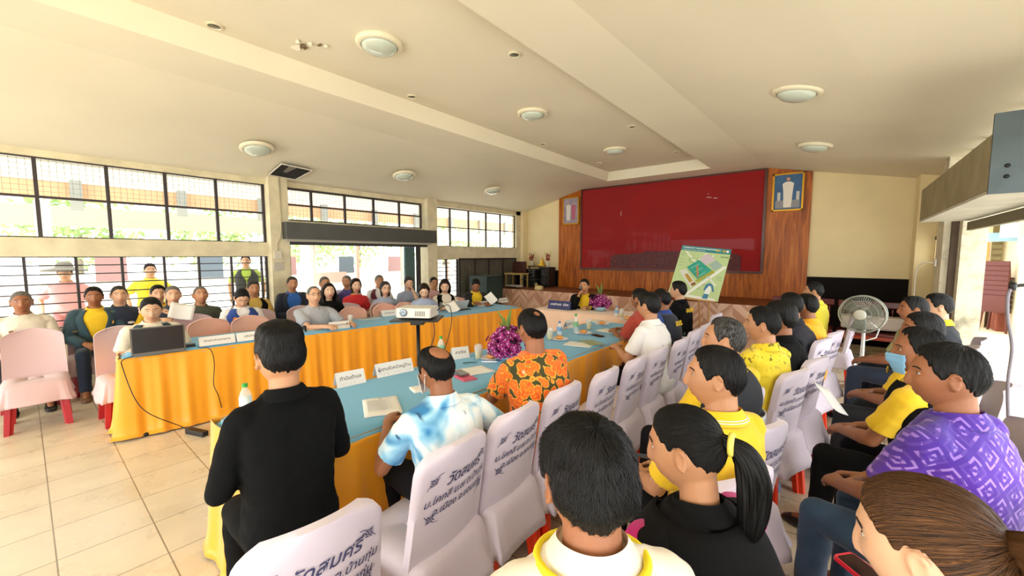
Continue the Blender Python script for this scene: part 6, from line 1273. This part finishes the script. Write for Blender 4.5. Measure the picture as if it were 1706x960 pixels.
gs_ = thing('eyeglasses', 'folded eyeglasses lying before the floral-shirted man', 'glasses', atz(783, 607, TZ), R(60)); gg = MB()
for s in (-1, 1): gg.tube([(s*.033+.024*math.cos(a), .016*math.sin(a), .012) for a in np.linspace(0, 2*PI, 15)], .002, 5); gg.tube([(s*.057, .0, .012), (s*.05, .05, .004), (-s*.03, .055, .004)], .002, 5)
gg.tube([(-.009, 0, .012), (.009, 0, .012)], .002, 5); gg.build('rims', mat('teal_frame', '2f5d66', .3), gs_, smooth=True)
pn_ = thing('pen', 'white pen in the hand of the floral-shirted man', 'pen', atz(816, 604, .81), R(20)); MB().tube([(-.07, 0, 0), (.05, 0, .01), (.068, 0, .012)], [.005, .005, .001], 8).build('barrel', mat('pen_white', 'e6e6e6', .3), pn_, smooth=True)
clear = mat('clear_plastic', 'eef4f4', .08, alpha=.3); juice = mat('yellow_drink', 'f0d61a', .15, coat=.5); capb = mat('cap_blue', '2f6fc0', .4); capg = mat('cap_green', '2ba03a', .4)
def cup(px, py, lab, z=TZ, s=1.0, lid=True, group='clear cups of yellow drink'):
    t = thing('drink_cup', lab, 'cup', atz(px, py, z), 0, group); MB().lathe([(.024*s, .0), (.026*s, .002), (.036*s, .10*s), (.037*s, .104*s), (.0345*s, .1*s), (.0245*s, .004), (.001, .004)], 20).build('cup', clear, t, smooth=True)
    MB().lathe([(.001, .004), (.0235*s, .004), (.030*s, .066*s), (.001, .066*s)], 18).build('drink', juice, t, smooth=True)
    if lid: MB().lathe([(.039*s, .102*s), (.037*s, .11*s), (.030*s, .126*s), (.012*s, .136*s), (.002, .137*s)], 18).build('lid', clear, t, smooth=True)
    return t
for a in [(584, 541, 'cup of yellow drink behind the glasses man\'s name card'), (735, 516, 'cup of yellow drink right of the projector'), (807, 506, 'cup of yellow drink before the man in black at the far left table'), (797, 598, 'cup of yellow drink left of the big orchid bouquet'), (916, 566, 'cup of yellow drink just right of the floral-shirted man\'s head'), (981, 549, 'cup of yellow drink on a plate beside the green-label bottle'), (1035, 529, 'cup of yellow drink at the far end of the right table')]: cup(*a)
cup(167, 662, 'cup of yellow drink standing on the floor near the brown shoe', z=.002)
def bottle(px, py, lab, cap, label_, h=.2, r=.031, z=TZ):
    t = thing('water_bottle', lab, 'bottle', atz(px, py, z) if px else Vector((-2.55, .75, TZ))); MB().lathe([(.001, 0), (r*.9, 0), (r, .008), (r, h*.25), (r*.93, h*.3), (r, h*.35), (r, h*.62), (r*.8, h*.74), (r*.42, h*.86), (r*.4, h*.92), (.001, h*.92)], 20).build('bottle', clear, t, smooth=True)
    MB().lathe([(.001, h*.90), (r*.46, h*.90), (r*.46, h), (.001, h)], 14).build('cap', cap, t, smooth=False, angle=40); MB().lathe([(r*1.01, h*.36), (r*1.015, h*.37), (r*1.015, h*.6), (r*1.01, h*.61)], 20).build('label', label_, t, smooth=True)
gl_ = mat('label_green', '7fb58a', .5); bl_ = mat('label_blue', '7fa8d8', .5)
bottle(959, 556, 'tall water bottle with green label and green cap on the right table', capg, gl_, .23); bottle(932, 559, 'small water bottle with blue cap beside the yellow drink', capb, bl_, .16); bottle(1027, 528, 'water bottle with blue label at the far end of the right table', capb, bl_, .16)
bottle(0, 0, 'green-capped water bottle beyond the shoulder of the man in black', capg, mat('label_clear', 'dfe6e2', .5), .19); bottle(735, 598, 'green-capped bottle hidden behind the balding man\'s head', capg, gl_, .2); bottle(1290, 835, 'water bottle standing on the floor behind the front row chairs', capb, bl_, .22, z=.002)
def plate(px, py, lab, bun=True):
    t = thing('snack_plate', lab, 'plate', atz(px, py, TZ)); MB().lathe([(.001, .003), (.06, .003), (.095, .015), (.097, .013), (.06, .0), (.001, 0)], 28).build('plate', mat('plate_white', 'e3e2de', .4), t, smooth=True)
    if bun:
        m = MB(); m.ell((0, 0, .026), (.045, .034, .022), 16, 10); m.v = [tuple(Vector(v)*(1+.08*noise.noise(Vector(v)*60))) for v in m.v]; m.build('pastry', mat('baked_crust', 'd99a52', .6, var=.2, vscale=30), t, smooth=True)
plate(818, 598, 'plate with a pastry before the orchid bouquet'); plate(932, 566, 'plate of pastry beside the small blue-capped bottle'); plate(972, 556, 'plate of pastry beside the green-label bottle'); plate(1003, 541, 'plate near the second orchid bouquet'); plate(1045, 533, 'farthest snack plate on the right table')
def orchids(p, s, lab, n=230, seed=3):
    t = thing('orchid_bouquet', lab, 'flowers', p); rr_ = random.Random(seed)
    MB().lathe([(.001, 0), (.06*s, 0), (.10*s, .03*s), (.13*s, .07*s), (.125*s, .075*s), (.05*s, .02), (.001, .02)], 24).build('bowl', mat('pale_blue_bowl', '9cc4d6', .3), t, smooth=True)
    pur = [mat('orchid_purple', '8f1a6c', .55), mat('orchid_magenta', 'b02a8c', .55), mat('orchid_white', 'e4c8de', .55)]
    for k in range(n):
        a = rr_.uniform(0, 2*PI); ph = rr_.uniform(.05, 2.05); r_ = s*rr_.uniform(.45, 1.0); c = Vector((math.sin(ph)*math.cos(a)*.20*r_, math.sin(ph)*math.sin(a)*.20*r_, .13*s+math.cos(ph)*.17*r_)); out = (c-Vector((0, 0, .10*s))).normalized(); u = out.orthogonal().normalized(); v = out.cross(u); m = MB()
        for q in range(5):
            an = q*2*PI/5+k; d_ = u*math.cos(an)+v*math.sin(an); w = out.cross(d_)*.011*s; L_ = .036*s
            m.add([c, c+d_*L_*.5+w+out*.008*s, c+d_*L_+out*.004*s, c+d_*L_*.5-w+out*.008*s], [(0, 1, 2, 3)], 0 if (k+q) % 3 else 1)
        m.ell(c+out*.006*s, (.006*s,)*3, 6, 4, 2); m.build('blossom', pur, t, solid=.0015)
    MB().ell((0, 0, .13*s), (.10*s, .10*s, .09*s), 14, 8).build('stems', mat('orchid_stems', '4a1a3a', .7), t, smooth=True); g = MB()
    for a, l, h_ in ((.4, .22, .22), (2.6, .24, .20), (4.2, .1, .34), (5.4, .12, .30), (1.6, .05, .36)):
        pts = [Vector((0, 0, .12*s)), Vector((l*.4*math.cos(a), l*.4*math.sin(a), .12+h_*.7))*1, Vector((l*math.cos(a), l*math.sin(a), .10+h_))]; g.tube(pts, [(.008, .003), (.02*s, .003), (.003, .002)], 8)
    g.build('leaves', mat('orchid_leaf', '5d7a34', .5), t, smooth=True); return t
orchids(atz(846, 600, TZ), 1.0, 'big purple orchid bouquet on the right table before the floral shirt'); orchids(atz(1000, 518, .76), .95, 'farther purple orchid bouquet on the head table beside the speaker', 150, 5)
# laptop
lp = atz(266, 589, TZ); lt = thing('laptop', 'open grey laptop with its lid towards the camera on the left table end', 'laptop', lp, R(83)); LG = mat('laptop_grey', '6b6a66', .35, .4)
MB().rbox(-.19, .19, .0, .25, 0, .02, .012).build('base', LG, lt, bevel=.002); MB().rbox(-.165, .165, .05, .17, .0202, .022, .005).build('keyboard', mat('key_black', '1b1b1c', .5), lt)
Ml = Matrix.Translation((0, .004, .018)) @ Matrix.Rotation(R(-84), 4, 'X'); lid = MB().rbox(-.19, .19, -.245, 0.0, -.004, .006, .01, M=Matrix.Translation((0, .0, .015)) @ Matrix.Rotation(R(-82), 4, 'X')); lid.build('lid', LG, lt, bevel=.002)
MB().rbox(-.178, .178, -.235, -.012, -.0055, -.004, .004, M=Matrix.Translation((0, .0, .015)) @ Matrix.Rotation(R(-82), 4, 'X')).build('screen', mat('screen_dark', '20242c', .2), lt)
me = textobj('acer', 1, bold=.02, shear=.3); tm = MB(); ML2 = Matrix.Translation((0, .0, .015)) @ Matrix.Rotation(R(-82), 4, 'X'); mesh_into(tm, me, lambda v: ML2 @ Vector((v.x*.03, -.125-v.y*-.03, .0068))); tm.build('logo', mat('logo_silver', 'b0b0b0', .3, .5), lt)
ad_ = thing('power_adapter', 'black adapter lying beside the laptop', 'adapter', atz(315, 578, TZ), R(80)); MB().box(-.05, .05, -.03, .03, 0, .03).build('brick', mat('adapter_black', '17171a', .5), ad_, bevel=.005)
def cable(pts, r, lab, m=None, name='cable'):
    P = [Vector(p) for p in pts]; P = [P[0]]+P+[P[-1]]; Q = []
    for i in range(1, len(P)-2):
        for t in np.linspace(0, 1, 9)[:-1]: Q.append(.5*((2*P[i])+(P[i+1]-P[i-1])*t+(2*P[i-1]-5*P[i]+4*P[i+1]-P[i+2])*t*t+(3*P[i]-P[i-1]-3*P[i+1]+P[i+2])*t**3))
    Q.append(P[-1]); return tag(MB().tube(Q, r, 8).build(name, m or mat('cable_black', '151414', .5), None, smooth=True), lab, 'cable')
cable([atz(222, 594, TZ+.006), atz(205, 600, .757), atx(204, 612, -4.80), atx(225, 665, -4.76), atx(250, 690, -4.70), atz(300, 710, .06), atz(322, 720, .012)], .004, 'black cable hanging from the laptop down the gold skirt to the floor')
cable([atz(330, 579, TZ+.006), atz(350, 582, .757), atx(357, 605, -4.72), atx(356, 640, -4.72), atx(364, 660, -4.70), atz(372, 690, .03)], .004, 'black cable dropping over the gold skirt behind the man in black')
ps = thing('power_strip', 'black power strip on the floor against the gold skirt', 'power strip', atz(328, 724, 0), R(20)); MB().rbox(-.12, .12, -.03, .03, 0, .045, .012).build('body', mat('adapter_black', '17171a', .5), ps, bevel=.004)
mc = thing('table_microphone', 'black microphone lying before the glasses man on the left table', 'microphone', atz(508, 550, TZ), R(70)); MB().tube([(0, -.16, .012), (0, -.02, .016), (0, .0, .018)], [.009, .012, .016], 12).build('handle', mat('mic_black', '141416', .5), mc, smooth=True); MB().ell((0, .02, .026), (.026, .028, .026), 16, 12).build('head', mat('mic_grille', '2a2c30', .5, .6), mc, smooth=True)
# projector on its tripod
pjx, pjy = -2.96, 2.26; st_ = thing('projector_stand', 'black tripod stand between the two long tables', 'stand', (pjx, pjy, 0), R(40)); BKM = mat('stand_black', '131313', .4, .2)
MB().box(-.21, .21, -.17, .17, 1.075, 1.09).build('platform', BKM, st_, bevel=.003); MB().box(-.06, .06, -.05, .05, 1.03, 1.075).build('bracket', BKM, st_, bevel=.004); MB().tube([(0, 0, .25), (0, 0, 1.04)], .017, 12).build('pole', BKM, st_, smooth=True); MB().tube([(0, 0, .56), (0, 0, .60)], .026, 12).build('collar', mat('collar_grey', '55565a', .4, .5), st_, smooth=True)
for k in range(3): a = k*2*PI/3; MB().tube([(.02*math.cos(a), .02*math.sin(a), .45), (.36*math.cos(a), .36*math.sin(a), .01)], .011, 8).build('leg', BKM, st_, smooth=True)
pr_ = thing('projector', 'white projector on the black tripod stand', 'projector', (pjx, pjy, 1.092), R(32)); PW = mat('projector_white', 'd6d2c6', .4)
MB().rbox(-.16, .16, -.12, .12, .012, .10, .02).build('body', PW, pr_, bevel=.006); MB().lathe([(.001, 0), (.03, 0), (.034, -.012), (.026, -.014), (.001, -.010)], 20, M=Matrix.Translation((-.085, -.118, .06)) @ Matrix.Rotation(R(-90), 4, 'X')).build('lens', mat('lens_glass', '5f7484', .1, coat=1), pr_, smooth=True)
for k in range(6): MB().box(.02+k*.016, .029+k*.016, -.1225, -.119, .03, .075).build('vent_slot', mat('vent_dark', '8d897e', .6), pr_)
for x in (-.12, .12): MB().lathe([(.012, 0), (.014, .014)], 10, c=(x, -.08, 0)).build('foot', BKM, pr_)
cable([(pjx+.10, pjy+.14, 1.15), (pjx+.2, pjy+.2, 1.2), (pjx+.22, pjy+.2, 1.0), (pjx+.12, pjy+.12, .6), (pjx+.02, pjy-.0, .25), (pjx+.0, pjy-.2, .01)], .004, 'black cable looping from the projector down beside its stand')
cable([(pjx+.05, pjy+.12, 1.10), (pjx+.10, pjy+.10, .9), (pjx-.05, pjy, .6), (pjx-.35, pjy-.2, .3), (pjx-.5, pjy-.3, .01)], .004, 'thin black cable slanting left from the projector stand')
# papers and gadgets held by people
def held(px, py, x, w, l, rot, lab, m=paperm, name='paper_sheet', cat='paper'):
    p = atx(px, py, x); t = thing(name, lab, cat, p); t.rotation_euler = rot; n = 6; g = MB(); g.add([Vector((w*(i/n-.5), .02*math.sin(i/n*PI), l*(j/n-.5))) for i in range(n+1) for j in range(n+1)], [(i*(n+1)+j, (i+1)*(n+1)+j, (i+1)*(n+1)+j+1, i*(n+1)+j+1) for i in range(n) for j in range(n)]); g.build('sheet', m, t, smooth=True, solid=.002)
held(303, 518, -6.25, .24, .21, (R(-30), R(15), R(80)), 'white paper held up by the man in the navy polo'); held(818, 497, -4.72, .16, .20, (R(-35), R(-30), R(70)), 'white papers held by the man in black at the far left table'); held(752, 510, -4.72, .2, .26, (R(-60), R(-10), R(70)), 'papers held by the long-haired woman in the black vest')
tb = thing('tablet', 'tablet in a black folding case before the long-haired woman', 'tablet', atz(772, 517, TZ), R(80)); MB().box(-.14, .14, -.02, .18, 0, .012).build('case', mat('adapter_black', '17171a', .5), tb, bevel=.003); MB().box(-.13, .13, -.17, 0, -.004, .004, M=Matrix.Translation((0, .10, .012)) @ Matrix.Rotation(R(-60), 4, 'X')).build('screen', mat('screen_pale', 'c9cfd0', .3), tb, bevel=.002)
q = ray(1383, 662); q = Vector((q.x*2.75, q.y*2.75, EYE+q.z*2.75)); t = thing('paper_sheet', 'folded white paper on the knee of the man in the silver-banded vest', 'paper', q); t.rotation_euler = (R(-50), R(25), R(60)); g = MB(); g.add([(x, .012*math.sin((x+.1)*15), z) for x in np.linspace(-.1, .1, 7) for z in np.linspace(-.11, .11, 5)], [(i*5+j, (i+1)*5+j, (i+1)*5+j+1, i*5+j+1) for i in range(6) for j in range(4)]); g.build('sheet', paperm, t, smooth=True, solid=.002)
def phone_at(px, py, d_, rot, lab, col):
    q = ray(px, py); q = Vector((q.x*d_, q.y*d_, EYE+q.z*d_)); t = thing('phone', lab, 'phone', q); t.rotation_euler = rot; MB().rbox(-.038, .038, -.078, .078, -.005, .005, .012).build('body', mat('phone_case_'+col, col, .35), t, bevel=.001); MB().rbox(-.034, .034, -.072, .072, .005, .0056, .008).build('screen', mat('phone_glass', '0c0d10', .1), t)
phone_at(1083, 762, 1.38, (R(-20), R(20), R(60)), 'black phone held by the woman with the ponytail', '101012')
phone_at(1462, 972, .93, (R(10), R(10), R(60)), 'red-edged phone held by the woman with the brown bun', 'c02030')
mi = thing('hand_microphone', 'dark microphone held by the speaker at the head table', 'microphone', Vector((-3.17, 5.88, 1.0)), R(-60)); mi.location = HANDS['man in black jacket and yellow shirt speaking into a microphone at the head table']+Vector((0, 0, .03)); MB().tube([(0, 0, -.12), (0, 0, .02)], [.012, .016], 12).build('handle', mat('mic_black', '141416', .5), mi, smooth=True); MB().ell((0, 0, .04), (.024, .024, .028), 14, 10).build('head', mat('mic_grille_light', '6d7076', .4, .6), mi, smooth=True)
# microphone stand just outside the right edge with its arm and hanging cable reaching in
def rd(px, py, d): r_ = ray(px, py); return Vector((r_.x*d, r_.y*d, EYE+r_.z*d))
ms = thing('microphone_stand', 'black boom arm of a microphone stand at the right edge of the photo', 'stand', (0, 0, 0)); a_ = rd(1687, 477, 2.1); b_ = rd(1760, 470, 2.15); MB().tube([a_, b_], [.008, .011], 10).build('boom', BKM, ms, smooth=True); MB().tube([(b_.x, b_.y, .02), (b_.x, b_.y, b_.z)], .012, 10).build('pole', BKM, ms, smooth=True); MB().lathe([(.14, 0), (.14, .015), (.02, .03), (.012, .05)], 20, c=(b_.x, b_.y, 0)).build('base', BKM, ms, smooth=True); MB().tube([a_+Vector((0, 0, -.02)), a_+Vector((0, 0, .02))], .014, 10).build('clip', BKM, ms, smooth=True)
cable([rd(1692, 476, 2.1), rd(1680, 490, 2.1), rd(1679, 530, 2.1), rd(1686, 580, 2.1), rd(1679, 640, 2.1), rd(1680, 720, 2.1), rd(1676, 780, 2.1), rd(1676, 860, 2.12)], .007, 'grey cable hanging from the boom arm at the right edge', mat('cable_grey', '77717a', .5))
